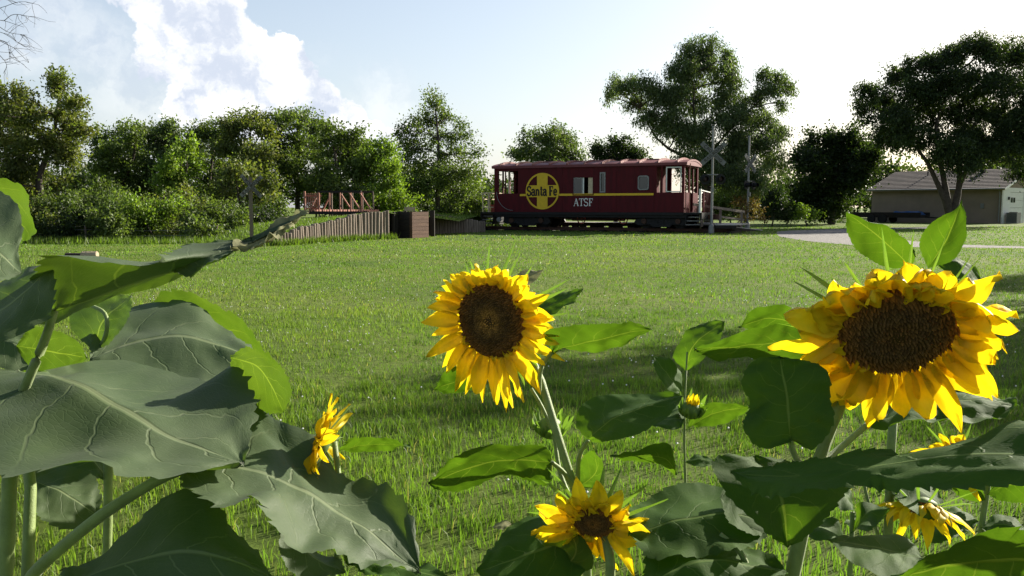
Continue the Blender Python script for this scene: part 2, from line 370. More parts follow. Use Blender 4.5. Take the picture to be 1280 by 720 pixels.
# mound with a curved log retaining wall in front of it
WALL = catmull([Vector((-10.0, 28.6, 0)), G(345, 307), G(400, 303), G(450, 300), G(487, 298.5)], 60)
WH = np.interp(np.linspace(0, 1, 60), [0, 0.13, 0.4, 0.55, 0.8, 1], [0.02, 0.12, 0.52, 0.66, 0.98, 1.12])
def mound():
    V = []; Fc = []; m = 22
    ext = list(zip(WALL, WH))
    last = WALL[-1]
    for i in range(1, 8): ext.append((last + np.array([0.36 * i, 0.9 * min(i, 4) + 0.3 * i, 0]), 1.08 - 0.055 * i))
    n = len(ext)
    for i, (p, h) in enumerate(ext):
        f = i / (n - 1)
        for j in range(m + 1):
            t = j / m; back = 13.0 * t
            x = p[0] - back * 0.52 * (1 - f) + 0.1 * back; y = p[1] + 0.12 + back * 0.9
            hz = max(h, 0.0) * 1.0
            grow = hz * (1 - t) + 1.05 * t if t < 0.5 else (hz * 0.5 + 0.525) * (1 - ((t - 0.5) / 0.5) ** 2 * (3 - 2 * ((t - 0.5) / 0.5)))
            edge = min(1, i / 9)
            z = grow * (edge if j > 0 else 1) + 0.04 * noise.noise(Vector((x, y, 0))) - 0.05
            V.append((x, y, z))
    for i in range(n - 1):
        for j in range(m):
            k = i * (m + 1) + j; Fc.append([k, k + 1, k + m + 2, k + m + 1])
    o = mesh('mound', V, [f[::-1] for f in Fc], M_['lawn'], smooth=True, kind='structure')
    return o
mound_o = mound()

# ------------------------------------------------------------------ grass
def blades(X, Y, Z, h, w, seg, col, lean=0.55):
    n = len(X); th = rng.uniform(0, 2 * np.pi, n); ph = rng.uniform(0, 2 * np.pi, n); ln = rng.uniform(0.1, 1, n) * lean
    dx, dy = np.cos(th) * ln * h, np.sin(th) * ln * h; sx, sy = np.cos(ph) * w / 2, np.sin(ph) * w / 2
    base = np.stack([X, Y, Z], 1)
    if seg == 1:
        V = np.stack([base - np.stack([sx, sy, 0 * sx], 1), base + np.stack([sx, sy, 0 * sx], 1), base + np.stack([dx, dy, h], 1)], 1).reshape(-1, 3)
        Fc = np.arange(3 * n).reshape(n, 3); C = np.repeat(col, 3, 0); return V, Fc, C
    mid = base + np.stack([dx * .3, dy * .3, h * .6], 1); tip = base + np.stack([dx, dy, h * 0.95], 1); s = np.stack([sx, sy, 0 * sx], 1)
    V = np.stack([base - s, base + s, mid + s * .8, mid - s * .8, tip], 1).reshape(-1, 3)
    i = np.arange(n)[:, None] * 5
    Fc = np.concatenate([i + [0, 1, 2], i + [0, 2, 3], i + [3, 2, 4]], 0); return V, Fc, np.repeat(col, 5, 0)
def nz(X, Y, s, o=0.0): return np.array([noise.noise(Vector((x * s + o, y * s, o))) for x, y in zip(X, Y)])
def grass_zone(y0, y1, dens, h, w, seg, spread=0.66, extra=1.5):
    area = spread * (y1 ** 2 - y0 ** 2) + 2 * extra * (y1 - y0); n = int(area * dens)
    yy = np.sqrt(rng.uniform(y0 ** 2, y1 ** 2, n)); xx = rng.uniform(-1, 1, n) * (spread * yy + extra)
    # tussocks: pull blades together
    q = nz(xx, yy, 0.5, 5.0); q2 = nz(xx, yy, 3.5, 9.0)
    keep = rng.uniform(0, 1, n) < np.clip(0.72 + 0.9 * q2, 0.15, 1); xx, yy, q, q2 = xx[keep], yy[keep], q[keep], q2[keep]; n = len(xx)
    hh = h * np.clip(rng.normal(1, 0.35, n), 0.3, 2.2) * (1 + 0.55 * q + 0.6 * q2)
    ww = w * rng.uniform(0.6, 1.3, n)
    v = rng.uniform(0.7, 1.3, n)[:, None]
    q3 = nz(xx, yy, 0.16, 33.0); q4 = nz(xx, yy, 1.3, 47.0)
    col = np.array([[1.0, 1.0, 1.0]]) * v * (1 + 0.35 * q[:, None] + 0.35 * q4[:, None]); warm = np.clip(q3 * 1.7 + q * .8 + rng.normal(0, .3, n), 0, 1)[:, None]
    col = col * (1 - warm) + np.array([[1.45, 1.18, 1.5]]) * v * warm
    dry = rng.uniform(0, 1, n) < 0.03 + .16 * np.clip(nz(xx, yy, .8, 61.0) - .15, 0, 1); col[dry] = np.array([3.2, 1.7, 5.0]) * rng.uniform(.6, 1.1, (dry.sum(), 1))
    return blades(xx, yy, np.zeros(n), hh, ww, seg, col)
def join(parts):
    V = []; Fc = []; C = []; o = 0
    for v, f, c in parts: V.append(v); Fc.append(f + o); C.append(c); o += len(v)
    return np.concatenate(V), np.concatenate(Fc), np.concatenate(C)
zones = [grass_zone(1.6, 3.0, 1500, .042, .006, 2), grass_zone(3.0, 6.5, 4200, .040, .0046, 2), grass_zone(6.5, 11, 1800, .034, .007, 1),
         grass_zone(11, 20, 460, .030, .013, 1), grass_zone(20, 34, 130, .032, .028, 1), grass_zone(34, 60, 26, .04, .06, 1)]
v, f, c = join(zones)
# keep the gravel clear
gd = bpy.data.objects['gravel_drive'].data; gv = np.array([tuple(q.co) for q in gd.vertices]).reshape(60, 9, 3)
tri = v[f[:, 0]]; ctr = gv.mean(1); hw = np.linalg.norm(gv[:, 0] - gv[:, -1], axis=1) / 2
far = np.ones(len(f), bool)
idx = np.where((tri[:, 1] > 25) & (tri[:, 0] > 8))[0]
dd = np.linalg.norm(tri[idx][:, None, :2] - ctr[None, :, :2], axis=2)
far[idx] = ~((dd < hw[None] * 0.98).any(1))
g = npmesh('lawn_grass', v, f[far], M_['grass'], col=c, kind='stuff', k=3)
tag(g, 'mown green lawn grass with dry straws spread across the field', 'grass')
# longer grass along the foot of the walls, the mound and the shrubs
def rough_grass():
    X = []; Y = []; Z = []
    me = mound_o.data; co = np.array([tuple(q.co) for q in me.vertices]); m = 23; nrow = len(co) // m; cg = co.reshape(nrow, m, 3)
    for _ in range(26000):
        i = rng.uniform(0, nrow - 1.001); j = rng.uniform(0, m - 1.001); a, b = int(i), int(j); fi, fj = i - a, j - b
        p = cg[a, b] * (1 - fi) * (1 - fj) + cg[a + 1, b] * fi * (1 - fj) + cg[a, b + 1] * (1 - fi) * fj + cg[a + 1, b + 1] * fi * fj
        X.append(p[0]); Y.append(p[1]); Z.append(p[2])
    n1 = len(X)
    for _ in range(9000):   # strip before the thicket
        px = rng.uniform(-60, 345); d = rng.uniform(31, 35.5); p = ground_at(px, d); X.append(p.x); Y.append(p.y); Z.append(0)
    for _ in range(3500):
        k = rng.integers(0, 60); X.append(WALL[k][0] + rng.normal(0.1, .12)); Y.append(WALL[k][1] - abs(rng.normal(0, .15))); Z.append(0)
    X, Y, Z = map(np.array, (X, Y, Z)); n = len(X)
    h = np.where(np.arange(n) < n1, .10, .22) * rng.uniform(.4, 1.5, n)
    col = np.array([[1.1, 0.95, 1.1]]) * rng.uniform(.6, 1.3, n)[:, None]
    V, Fc, C = blades(X, Y, Z - 0.02, h, np.full(n, .04), 1, col)
    o = npmesh('rough_grass', V, Fc, M_['grass'], col=C, kind='stuff', k=3)
    tag(o, 'longer unmown grass on the mound and along its log wall', 'grass')
rough_grass()
def clover():
    n = 900; yy = np.sqrt(rng.uniform(3 ** 2, 14 ** 2, n)); xx = rng.uniform(-.7, .7, n) * yy
    q = nz(xx, yy, .7, 21.); k = q > 0.0; xx, yy = xx[k], yy[k]; n = len(xx); V = []; Fc = []
    for x, y in zip(xx, yy):
        b = len(V); r = .007; z = rng.uniform(.05, .09)
        for dx, dy, dz in ((r, 0, 0), (-r, 0, 0), (0, r, 0), (0, -r, 0), (0, 0, r), (0, 0, -r)): V.append((x + dx, y + dy, z + dz))
        for t in ((0, 2, 4), (2, 1, 4), (1, 3, 4), (3, 0, 4), (2, 0, 5), (1, 2, 5), (3, 1, 5), (0, 3, 5)): Fc.append([b + i for i in t])
    o = mesh('clover_blossom', V, Fc, M_['white'], kind='stuff'); tag(o, 'tiny white clover blossoms dotted through the lawn', 'clover')
clover()

# ------------------------------------------------------------------ trees
def foliage(blobs, style):
    """blobs: (centre, rx, ry, rz) in metres. Sprigs of small leaves through each ellipsoid."""
    size, dens, droop, asp = style['size'], style['dens'], style.get('droop', 0.0), style.get('asp', 1.7)
    cols = np.array(style['cols']); Vs = []; Cs = []
    for (c, rx, ry, rz) in blobs:
        vol_area = (rx * ry * rz) ** (2 / 3) * 4 * math.pi
        per = style.get('per', 12); ns = max(6, int(vol_area * dens / per))
        # branchlets: clumps spread through the blob, sprigs gathered round each of them
        nc = max(7, int(style.get('clumps', 20) * (0.6 + 0.4 * min(2.5, rx * rz)))); d = rng.normal(size=(nc, 3)); d /= np.linalg.norm(d, axis=1)[:, None]
        seed = rng.uniform(0, 50)
        rad = np.array([1 + 0.5 * noise.noise(Vector((q[0] * 1.9 + seed, q[1] * 1.9, q[2] * 1.9))) for q in d])
        cc_ = np.array(c) + d * (rng.uniform(0.15, 1, nc) ** 0.55 * rad)[:, None] * np.array([rx, ry, rz]) * 0.92
        cs = rng.uniform(.6, 1.4, nc); bright = rng.uniform(.7, 1.3, nc); pick = rng.integers(0, nc, ns); e = rng.normal(size=(ns, 3)); e /= np.linalg.norm(e, axis=1)[:, None]
        cr = style.get('clump_r', .36) * np.array([rx, ry, rz * .62]) ; cdir = np.repeat(d, 1, 0)[pick]
        ctr = cc_[pick] + (e * (rng.uniform(0, 1, ns) ** .45)[:, None]) * cr * cs[pick][:, None]
        ctr[:, 2] -= droop * np.abs(rng.normal(0, .35, ns)) * rz * .8
        ax = cdir * 0.6 + e * .5 + rng.normal(0, .3, (ns, 3)); ax[:, 2] += 0.2 - droop * 1.8; ax /= np.linalg.norm(ax, axis=1)[:, None]
        sl = size * style.get('sprig', 5.0) * rng.uniform(.6, 1.4, ns)
        base = cols[rng.integers(0, len(cols), ns)] * (rng.uniform(.8, 1.2, ns) * bright[pick])[:, None]
        t = rng.uniform(-.5, .5, (ns, per)); off = np.clip(rng.normal(0, 1, (ns, per, 3)), -1.3, 1.3) * (sl[:, None, None] * style.get('fuzz', 0.19))
        pos = ctr[:, None] + ax[:, None] * (t * sl[:, None])[..., None] + off; pos = pos.reshape(-1, 3); N = len(pos)
        a = np.repeat(ax, per, 0) * 0.6 + rng.normal(0, .6, (N, 3)); a[:, 2] -= droop; a /= np.linalg.norm(a, axis=1)[:, None]
        b = np.cross(a, rng.normal(size=(N, 3))); b /= np.linalg.norm(b, axis=1)[:, None] + 1e-9
        L = size * rng.uniform(.7, 1.4, N)[:, None]; W = L / asp
        q = np.stack([pos - a * L * .5, pos + b * W * .5, pos + a * L * .5, pos - b * W * .5], 1)
        Vs.append(q.reshape(-1, 3)); cc = np.repeat(base, per, 0) * rng.uniform(.8, 1.2, N)[:, None]; Cs.append(np.repeat(cc, 4, 0))
    V = np.concatenate(Vs); return V, np.arange(len(V)).reshape(-1, 4), np.concatenate(Cs)
def limb(mb, a, b, r0, r1, wob=0.12, k=6, n=7, sag=0.0):
    a = np.array(a, float); b = np.array(b, float); L = np.linalg.norm(b - a); pts = []
    o1 = rng.normal(0, wob * L, 3); o2 = rng.normal(0, wob * L * .5, 3)
    for i in range(n):
        t = i / (n - 1); p = a * (1 - t) + b * t + o1 * math.sin(math.pi * t) * .5 + o2 * math.sin(2 * math.pi * t) * .5
        p[2] += sag * L * math.sin(math.pi * t); pts.append(p)
    mb.tube(pts, list(np.linspace(r0, r1, n)), k, cap=False); return pts
def tree(name, label, px, d, blobs, style, trunk_r=0.16, cat='tree', group=None, crotch=0.35, forks=None, depth_spread=1.0, base=None):
    b = ground_at(px, d) if base is None else Vector(base)
    root = thing(name, label, cat, b, group=group, world_child=True)
    B = []
    for q in blobs:
        bx, by, rx, ry = q[:4]; off = (q[4] if len(q) > 4 else rng.uniform(-1, 1)) * depth_spread * 1.6
        c = P(bx, by, d + off); s = (d + off) / F; B.append((np.array(c), rx * s, (rx + ry) / 2 * s * 1.1, ry * s))
    top = max(c[2] + r for c, _, _, r in B); mb = MB()
    ch = crotch * top
    if forks:
        starts = []
        for fk in forks:
            pts = [b + Vector((0, 0, -.1))] + [P(*q, d) for q in fk]
            pl = catmull(pts, 10); mb.tube([Vector(p) for p in pl], list(trunk_r * np.linspace(1, .25, 10) ** 1.5), 9, cap=False); starts += [p for p in pl[4:]]
    else:
        cx = np.mean([c[0] for c, *_ in B]); hi = max(B, key=lambda q: q[0][2])[0]
        p1 = np.array([b.x * .6 + cx * .4, b.y, ch]); pl = limb(mb, (b.x, b.y, -.1), p1, trunk_r, trunk_r * .75, .03, 9)
        pl2 = limb(mb, p1, hi, trunk_r * .72, trunk_r * .2, .05, 7); starts = pl[-2:] + pl2[:-2]
    for (c, rx, ry, rz) in B:
        low = [s for s in starts if s[2] < c[2] + 0.2] or starts[:1]
        s = min(low, key=lambda q: np.linalg.norm(q - c)); tgt = c
        pl = limb(mb, s, tgt, trunk_r * .24, trunk_r * .07, .07, 6, sag=0.06)
        for _ in range(5):
            e = c + rng.normal(0, .62, 3) * np.array([rx, ry, rz]); limb(mb, pl[rng.integers(2, 6)], e, trunk_r * .11, trunk_r * .025, .1, 4, 5)
    mb.obj('trunk', M_['bark'], root, smooth=True)
    V, Q, C = foliage(B, style); npmesh('crown', V, Q, M_['foliage'], root, col=C)
    return root
FB = 1.75
OL = [(.066, .080, .022), (.052, .068, .019), (.080, .085, .026)]
DK = [(.024, .040, .012), (.032, .048, .015), (.020, .034, .012)]
MG = [(.054, .076, .021), (.068, .090, .024), (.042, .062, .019)]
YG = [(.085, .125, .020), (.10, .14, .022), (.07, .11, .02)]
GR = [(.050, .070, .028), (.062, .082, .033), (.040, .058, .024)]
def st(cols, size=.15, dens=46, **k): return dict(cols=np.array(cols) * (FB if cols[0][1] > .045 else 1.2), size=size * 1.05, dens=dens * 2.9, **k)

tree('broadleaf_tree', 'olive brown broadleaf tree with gappy crown at the end of the thicket', 55, 41,
     [(12, 118, 26, 24), (30, 145, 26, 26), (5, 160, 30, 36), (75, 106, 20, 20), (92, 130, 18, 18), (82, 150, 24, 22), (100, 165, 14, 18), (66, 180, 32, 26), (20, 195, 34, 34), (88, 195, 20, 20), (35, 235, 40, 34), (-20, 240, 40, 50), (-40, 150, 40, 60)], st(OL, .13, 74), .2)
TL = [  # the tree line behind the thicket
    (148, 48, [(128, 188, 20, 18), (150, 175, 26, 18), (168, 168, 20, 14), (140, 205, 32, 28), (160, 235, 34, 32), (135, 250, 30, 35)], MG, 'round topped tree at the left end of the tree line', 'a'),
    (208, 50, [(195, 165, 24, 15), (215, 162, 20, 13), (185, 185, 26, 22), (220, 185, 28, 24), (200, 215, 34, 30), (205, 255, 38, 35)], GR, 'low greyish tree in the tree line behind a yellow green sapling', 'b'),
    (262, 51, [(250, 170, 22, 15), (270, 165, 20, 15), (240, 190, 22, 20), (275, 195, 26, 26), (255, 225, 32, 30), (265, 260, 36, 32)], MG, 'mid green tree with a ragged top in the tree line', 'c'),
    (312, 47, [(292, 158, 20, 14), (312, 152, 22, 14), (330, 160, 20, 16), (300, 185, 32, 26), (328, 195, 26, 26), (312, 225, 34, 28)], OL, 'broad olive tree standing just above the left crossing sign', 'd'),
    (372, 50, [(350, 152, 20, 13), (372, 150, 24, 14), (392, 162, 20, 16), (355, 180, 30, 24), (388, 190, 28, 26), (362, 215, 32, 28), (392, 228, 26, 26)], MG, 'tall dense green tree right behind the red footbridge', 'e'),
    (425, 47, [(412, 168, 22, 16), (435, 172, 20, 15), (420, 195, 32, 26), (445, 215, 24, 26), (415, 225, 30, 30), (435, 250, 30, 24)], MG, 'leafy tree just right of the red footbridge before the tree line', 'f'),
    (470, 49, [(455, 185, 20, 14), (478, 188, 20, 15), (462, 210, 28, 24), (485, 222, 26, 28), (470, 248, 30, 26), (495, 255, 22, 22)], YG, 'yellow green tree above the dark timber box of the retaining wall', 'g')]
for px, d, bl, cols, lab, _ in TL: tree('broadleaf_tree', lab, px, d, bl, st(cols, .135, 66), .17, group='trees in the row behind the thicket')
tree('young_tree', 'bright yellow green sapling standing before the darker tree line', 232, 44, [(232, 184, 18, 11), (215, 200, 18, 14), (240, 205, 17, 18), (226, 225, 24, 18), (205, 225, 14, 16)], st(YG, .15, 50), .09)
tree('young_tree', 'olive bushy young tree directly behind the left crossing sign', 300, 42, [(292, 212, 18, 16), (312, 225, 20, 18), (285, 235, 20, 20), (335, 228, 16, 16), (322, 250, 22, 18)], st(OL, .15, 50), .08)
tree('locust_tree', 'tall feathery tree rising above everything left of the caboose', 545, 55,
     [(543, 128, 17, 14, 0), (530, 148, 16, 14), (558, 146, 15, 14), (512, 162, 18, 13), (506, 182, 20, 14), (575, 170, 15, 17), (540, 172, 26, 20), (563, 195, 26, 18), (595, 192, 11, 10), (520, 205, 28, 20), (585, 215, 20, 17), (548, 225, 36, 26), (515, 240, 28, 24), (590, 245, 22, 26), (565, 262, 34, 22), (600, 265, 14, 22)], st(MG, .13, 42, sprig=6), .17)
tree('round_tree', 'light grey green tree showing above the left half of the caboose roof', 684, 66, [(664, 176, 17, 15), (688, 170, 18, 17), (706, 178, 16, 18), (650, 192, 16, 12), (682, 196, 34, 16), (716, 196, 16, 14), (680, 225, 40, 24)], st(GR, .17, 42), .2)
tree('round_tree', 'dark low tree showing above the middle of the caboose roof', 770, 70, [(748, 187, 15, 11), (770, 180, 16, 14), (790, 186, 16, 13), (765, 200, 34, 14), (800, 205, 20, 16), (770, 230, 40, 26)], st(DK, .18, 42), .2)
tree('willow_tree', 'wide spreading tall willow with drooping sprays behind the caboose end', 884, 55,
     [(862, 66, 24, 18, 0), (888, 62, 22, 15, 0.4), (905, 78, 16, 18), (848, 90, 20, 20), (874, 92, 28, 22), (908, 102, 20, 18), (862, 120, 24, 20), (900, 128, 24, 20),
      (768, 106, 13, 11), (785, 108, 18, 13), (805, 104, 20, 14), (822, 118, 20, 16), (800, 128, 20, 11), (762, 122, 8, 7), (838, 140, 24, 18), (812, 148, 18, 12), (850, 165, 28, 18), (885, 160, 28, 22),
      (958, 92, 13, 9), (972, 98, 15, 11), (985, 112, 9, 10), (962, 116, 20, 12), (940, 128, 17, 12), (978, 130, 8, 9), (950, 148, 26, 13), (972, 165, 17, 16), (920, 160, 22, 20), (945, 182, 28, 20), (912, 195, 28, 22), (968, 205, 16, 20), (935, 220, 26, 22), (880, 190, 28, 18), (838, 158, 22, 14), (925, 142, 20, 14), (862, 205, 26, 16), (905, 222, 26, 18), (845, 118, 16, 14), (930, 180, 24, 18)],
     st(GR, .16, 80, droop=.6, asp=3.0, sprig=5.0, clumps=15, clump_r=.42), .24, forks=[[(886, 240), (882, 200), (868, 150), (868, 90)], [(886, 240), (870, 205), (825, 178), (800, 135)], [(886, 240), (888, 200), (905, 170), (955, 120)], [(886, 240), (868, 218), (828, 198), (802, 210)]])
tree('dense_tree', 'dense dark tree with rounded crown left of the tan house', 1040, 67,
     [(1028, 178, 26, 18), (1055, 176, 26, 18), (1075, 195, 22, 20), (1010, 205, 20, 20), (1040, 205, 34, 24), (1070, 222, 18, 22), (1012, 235, 22, 22), (1042, 240, 32, 26), (1030, 260, 34, 16), (1088, 198, 16, 20), (1000, 255, 16, 20)], st(DK, .2, 52), .28)
tree('locust_tree', 'big fork trunked dark tree in front of the tan house', 1190, 60,
     [(1212, 58, 26, 18, 0), (1188, 68, 22, 16), (1240, 62, 24, 18), (1165, 78, 20, 15), (1270, 70, 26, 24), (1120, 96, 22, 15), (1140, 84, 15, 10), (1085, 115, 18, 14), (1100, 130, 22, 16), (1140, 115, 26, 20), (1190, 100, 36, 26), (1240, 105, 36, 28), (1285, 110, 30, 30), (1078, 135, 12, 12),
      (1115, 150, 28, 18), (1160, 145, 34, 24), (1215, 145, 38, 28), (1265, 150, 32, 30), (1140, 172, 28, 16), (1185, 180, 30, 18), (1225, 185, 26, 18), (1300, 160, 30, 40), (1205, 200, 22, 18), (1255, 190, 30, 24), (1285, 205, 26, 22), (1108, 172, 22, 14), (1165, 118, 26, 18), (1130, 165, 26, 14), (1215, 170, 30, 18), (1175, 195, 22, 12)],
     st(DK + GR[:1], .17, 72, droop=.35, asp=2.4, clumps=16, clump_r=.42), .27, forks=[[(1184, 258), (1172, 230), (1150, 190), (1105, 150)], [(1186, 258), (1180, 225), (1170, 160), (1195, 90)], [(1193, 262), (1199, 235), (1203, 190), (1240, 110)], [(1193, 262), (1200, 230), (1225, 190), (1280, 150)]])
tree('dense_tree', 'dark tree rising behind the ridge of the tan house', 1275, 92, [(1255, 205, 26, 22), (1285, 195, 34, 30), (1235, 215, 20, 16), (1310, 210, 30, 34), (1275, 235, 50, 30)], st(DK, .24, 40), .3)
# off to the right, outside the picture: the tree whose shade falls across the lawn
def yard_tree(lab, x, y, zc, r):
    b = Vector((x, y, 0)); root = thing('yard_tree', lab, 'tree', b, world_child=True); mb = MB(); B = []
    for k in range(9):
        q = rng.normal(size=3); q /= np.linalg.norm(q); B.append((np.array((x, y, zc)) + q * r * .55, r * .55, r * .55, r * .5))
    pl = limb(mb, (x, y, -.1), (x, y, zc), .16, .05, .02, 9, 9)
    for c, *_ in B: limb(mb, pl[rng.integers(4, 8)], c, .05, .012)
    mb.obj('trunk', M_['bark'], root, smooth=True); V, Q, C = foliage(B, st(MG, .11, 34)); npmesh('crown', V, Q, M_['foliage'], root, col=C)
yard_tree('tall shade tree on the lawn between drive and sunflowers', 12.6, 16.2, 5.7, 1.8)
yard_tree('shade tree on the lawn close beside the gravel drive', 18.6, 22.2, 5.1, 2.1)
yard_tree('shade tree on the lawn nearest to the sunflower row', 13.6, 14.3, 4.6, 1.9)

# shrubs
SHR = [(50, 262, 34, OL), (86, 250, 35, MG), (120, 240, 36, DK), (125, 268, 34, MG), (160, 250, 35.5, MG), (192, 258, 34.5, YG), (222, 246, 36, OL), (248, 262, 34.5, MG), (276, 268, 36, MG), (322, 268, 38, DK), (12, 258, 34, DK), (-30, 250, 35, OL), (345, 258, 42, MG), (70, 285, 33.6, DK)]
for i, (px, py, d, cols) in enumerate(SHR):
    gy = 259 + 1.3 * F / d; r = gy - py; bl = []
    for k in range(7):
        x = px + rng.uniform(-26, 26); y = rng.uniform(py - 4, gy - 10); bl.append((x, y, rng.uniform(11, 20), rng.uniform(11, 20)))
    tree('shrub', {id(OL): 'olive shrub', id(MG): 'mid green shrub', id(DK): 'dark green shrub', id(YG): 'yellow green shrub'}[id(cols)] + ' crowded in the thicket along the wire fence', px, d, bl, st(cols, .10, 62, sprig=6), .04, 'shrub', group='shrubs of the thicket', crotch=.15, depth_spread=.6)
tree('shrub', 'reddish brown shrub beside the ramp handrail', 932, 53, [(925, 250, 11, 12), (940, 255, 12, 13), (930, 268, 14, 10), (950, 268, 8, 9)], st([(.10, .06, .03), (.08, .065, .025)], .11, 50), .05, 'shrub', crotch=.2)
tree('shrub', 'bright green round bush under the dark tree beside the drive', 1010, 60, [(1005, 264, 9, 8), (1018, 268, 9, 8), (998, 270, 8, 6)], st(YG, .12, 55), .05, 'shrub', crotch=.2)
for i, (px, py, d, r, cols, lab) in enumerate([(915, 245, 62, 20, MG, 'tall green bush behind the two crossing signals'), (965, 255, 60, 18, DK, 'dark bush right of the ramp foot under the willow'), (985, 245, 70, 22, DK, 'dark bush between the willow and the dense round tree'), (615, 262, 56, 16, MG, 'green bush right behind the left caboose steps')]):
    tree('shrub', lab, px, d, [(px + rng.uniform(-r, r), py + rng.uniform(-10, 16), r * rng.uniform(.6, .9), r * rng.uniform(.6, .9)) for k in range(6)], st(cols, .13, 50), .06, 'shrub', crotch=.2)
# far wood closing the view
def far_wood():
    B = []
    for i in range(150):
        a = math.radians(rng.uniform(-60, 60)); d = rng.uniform(98, 125); h = rng.uniform(1.0, 4.2)
        B.append((np.array((math.sin(a) * d, math.cos(a) * d, h)), rng.uniform(2.5, 4), rng.uniform(2, 3), rng.uniform(1.6, 2.8)))
    V, Q, C = foliage(B, st(DK + MG[:1], .42, 4)); o = npmesh('far_wood', V, Q, M_['foliage'], col=C, kind='stuff'); tag(o, 'far low belt of dark woodland closing the horizon', 'woodland')
far_wood()
# bare tree reaching in at the top left
def bare_tree():
    b = ground_at(-260, 22); root = thing('bare_tree', 'leafless tree reaching thin twigs in beside the cloud', 'tree', b, world_child=True); mb = MB(); d = 22
    mb.tube(catmull([b + Vector((0, 0, -.1)), P(-255, 150, d), P(-230, 20, d), P(-190, -120, d)], 12), list(np.linspace(.16, .05, 12)), 8)
    tw = [[(-236, 60), (-150, 20), (-70, 5), (-10, -4), (22, 4)], [(-230, 40), (-120, 10), (-40, 20), (5, 26), (30, 34)], [(-236, 70), (-130, 45), (-50, 42), (0, 50), (20, 62), (36, 78)], [(-236, 80), (-120, 80), (-40, 68), (-5, 64), (14, 66)], [(-40, 20), (0, 10), (26, 2), (48, 6)], [(-10, 26), (10, 40), (34, 44)], [(0, 50), (10, 56), (12, 76)], [(-20, 46), (0, 40), (30, 58)], [(-5, 64), (8, 80), (4, 92)], [(5, 26), (18, 18), (44, 22)]]
    for i, t in enumerate(tw):
        pl = catmull([P(*q, d + .3 * math.sin(i)) for q in t], 12); r0 = .03 if i < 4 else .009; mb.tube(pl, list(np.linspace(r0, .004, 12)), 5)
        for k in range(9):
            j = rng.integers(5, 12); q = pl[j]; e = q + rng.normal(0, .2, 3) + np.array([.16, 0, -.05]); limb(mb, q, e, .005, .0025, .1, 4, 5)
    mb.obj('trunk', M_['bark'], root, smooth=True)
bare_tree()
# ------------------------------------------------------------------ lettering from pen strokes
def arc(cx, cy, rx, ry, a0, a1, n=9): return [(cx + rx * math.cos(math.radians(a0 + (a1 - a0) * i / (n - 1))), cy + ry * math.sin(math.radians(a0 + (a1 - a0) * i / (n - 1)))) for i in range(n)]
T = .5   # thin stroke factor
GLYPH = {   # advance, strokes (points, weight); cap height 1
    'S': (.66, [(arc(.30, .75, .24, .25, 20, 270) + arc(.30, .25, .26, .25, 90, -160)[1:], 1), ([(.53, .98), (.53, .76)], T), ([(.05, .02), (.05, .26)], T)]),
    'a': (.60, [(arc(.26, .50, .20, .17, 160, 20, 6) + [(.44, .46), (.44, .10), (.50, .04), (.58, .05)], 1), (arc(.24, .21, .18, .19, 20, 340, 10), .9)]),
    'n': (.70, [([(.16, .02), (.16, .68)], 1), (arc(.33, .46, .18, .19, 150, 0, 6) + [(.51, .02)], 1), ([(.04, .03), (.28, .03)], T), ([(.40, .03), (.63, .03)], T), ([(.04, .66), (.16, .66)], T)]),
    't': (.44, [([(.19, .95), (.19, .12), (.25, .04), (.38, .07)], 1), ([(.04, .65), (.36, .65)], T)]),
    'F': (.66, [([(.18, .02), (.18, .98)], 1.1), ([(.04, .97), (.60, .97)], .7), ([(.58, .97), (.58, .74)], T), ([(.18, .51), (.44, .51)], .7), ([(.44, .62), (.44, .40)], T), ([(.04, .03), (.34, .03)], T)]),
    'e': (.58, [([(.08, .36), (.48, .36)] + arc(.28, .36, .20, .31, 0, 320, 14), .9)]),
    'A': (.80, [([(.10, .02), (.38, .98)], .6), ([(.38, .98), (.66, .02)], 1.1), ([(.20, .34), (.56, .34)], T), ([(.0, .02), (.20, .02)], T), ([(.54, .02), (.78, .02)], T)]),
    'T': (.72, [([(.34, .02), (.34, .98)], 1.1), ([(.04, .97), (.64, .97)], .6), ([(.04, .97), (.04, .76)], T), ([(.64, .97), (.64, .76)], T), ([(.20, .03), (.48, .03)], T)]),
    'R': (.68, [([(.14, .02), (.14, .98)], 1), (([(.14, .97), (.34, .97)] + arc(.34, .74, .20, .23, 90, -90, 7) + [(.14, .51)]), .9), ([(.34, .51), (.58, .02)], 1)]),
    'I': (.30, [([(.14, .02), (.14, .98)], 1)]), 'L': (.56, [([(.14, .98), (.14, .04), (.52, .04)], 1)]),
    'O': (.74, [(arc(.35, .5, .27, .47, 0, 360, 16), 1)]), 'D': (.70, [([(.14, .03), (.14, .97), (.3, .97)] + arc(.3, .5, .3, .47, 90, -90, 9) + [(.14, .03)], 1)]),
    'C': (.68, [(arc(.36, .5, .28, .47, 50, 310, 12), 1)]), 'N': (.70, [([(.12, .02), (.12, .98), (.56, .02), (.56, .98)], 1)]), 'G': (.72, [(arc(.36, .5, .28, .47, 50, 330, 12) + [(.62, .46), (.42, .46)], 1)]), ' ': (.30, []),
}
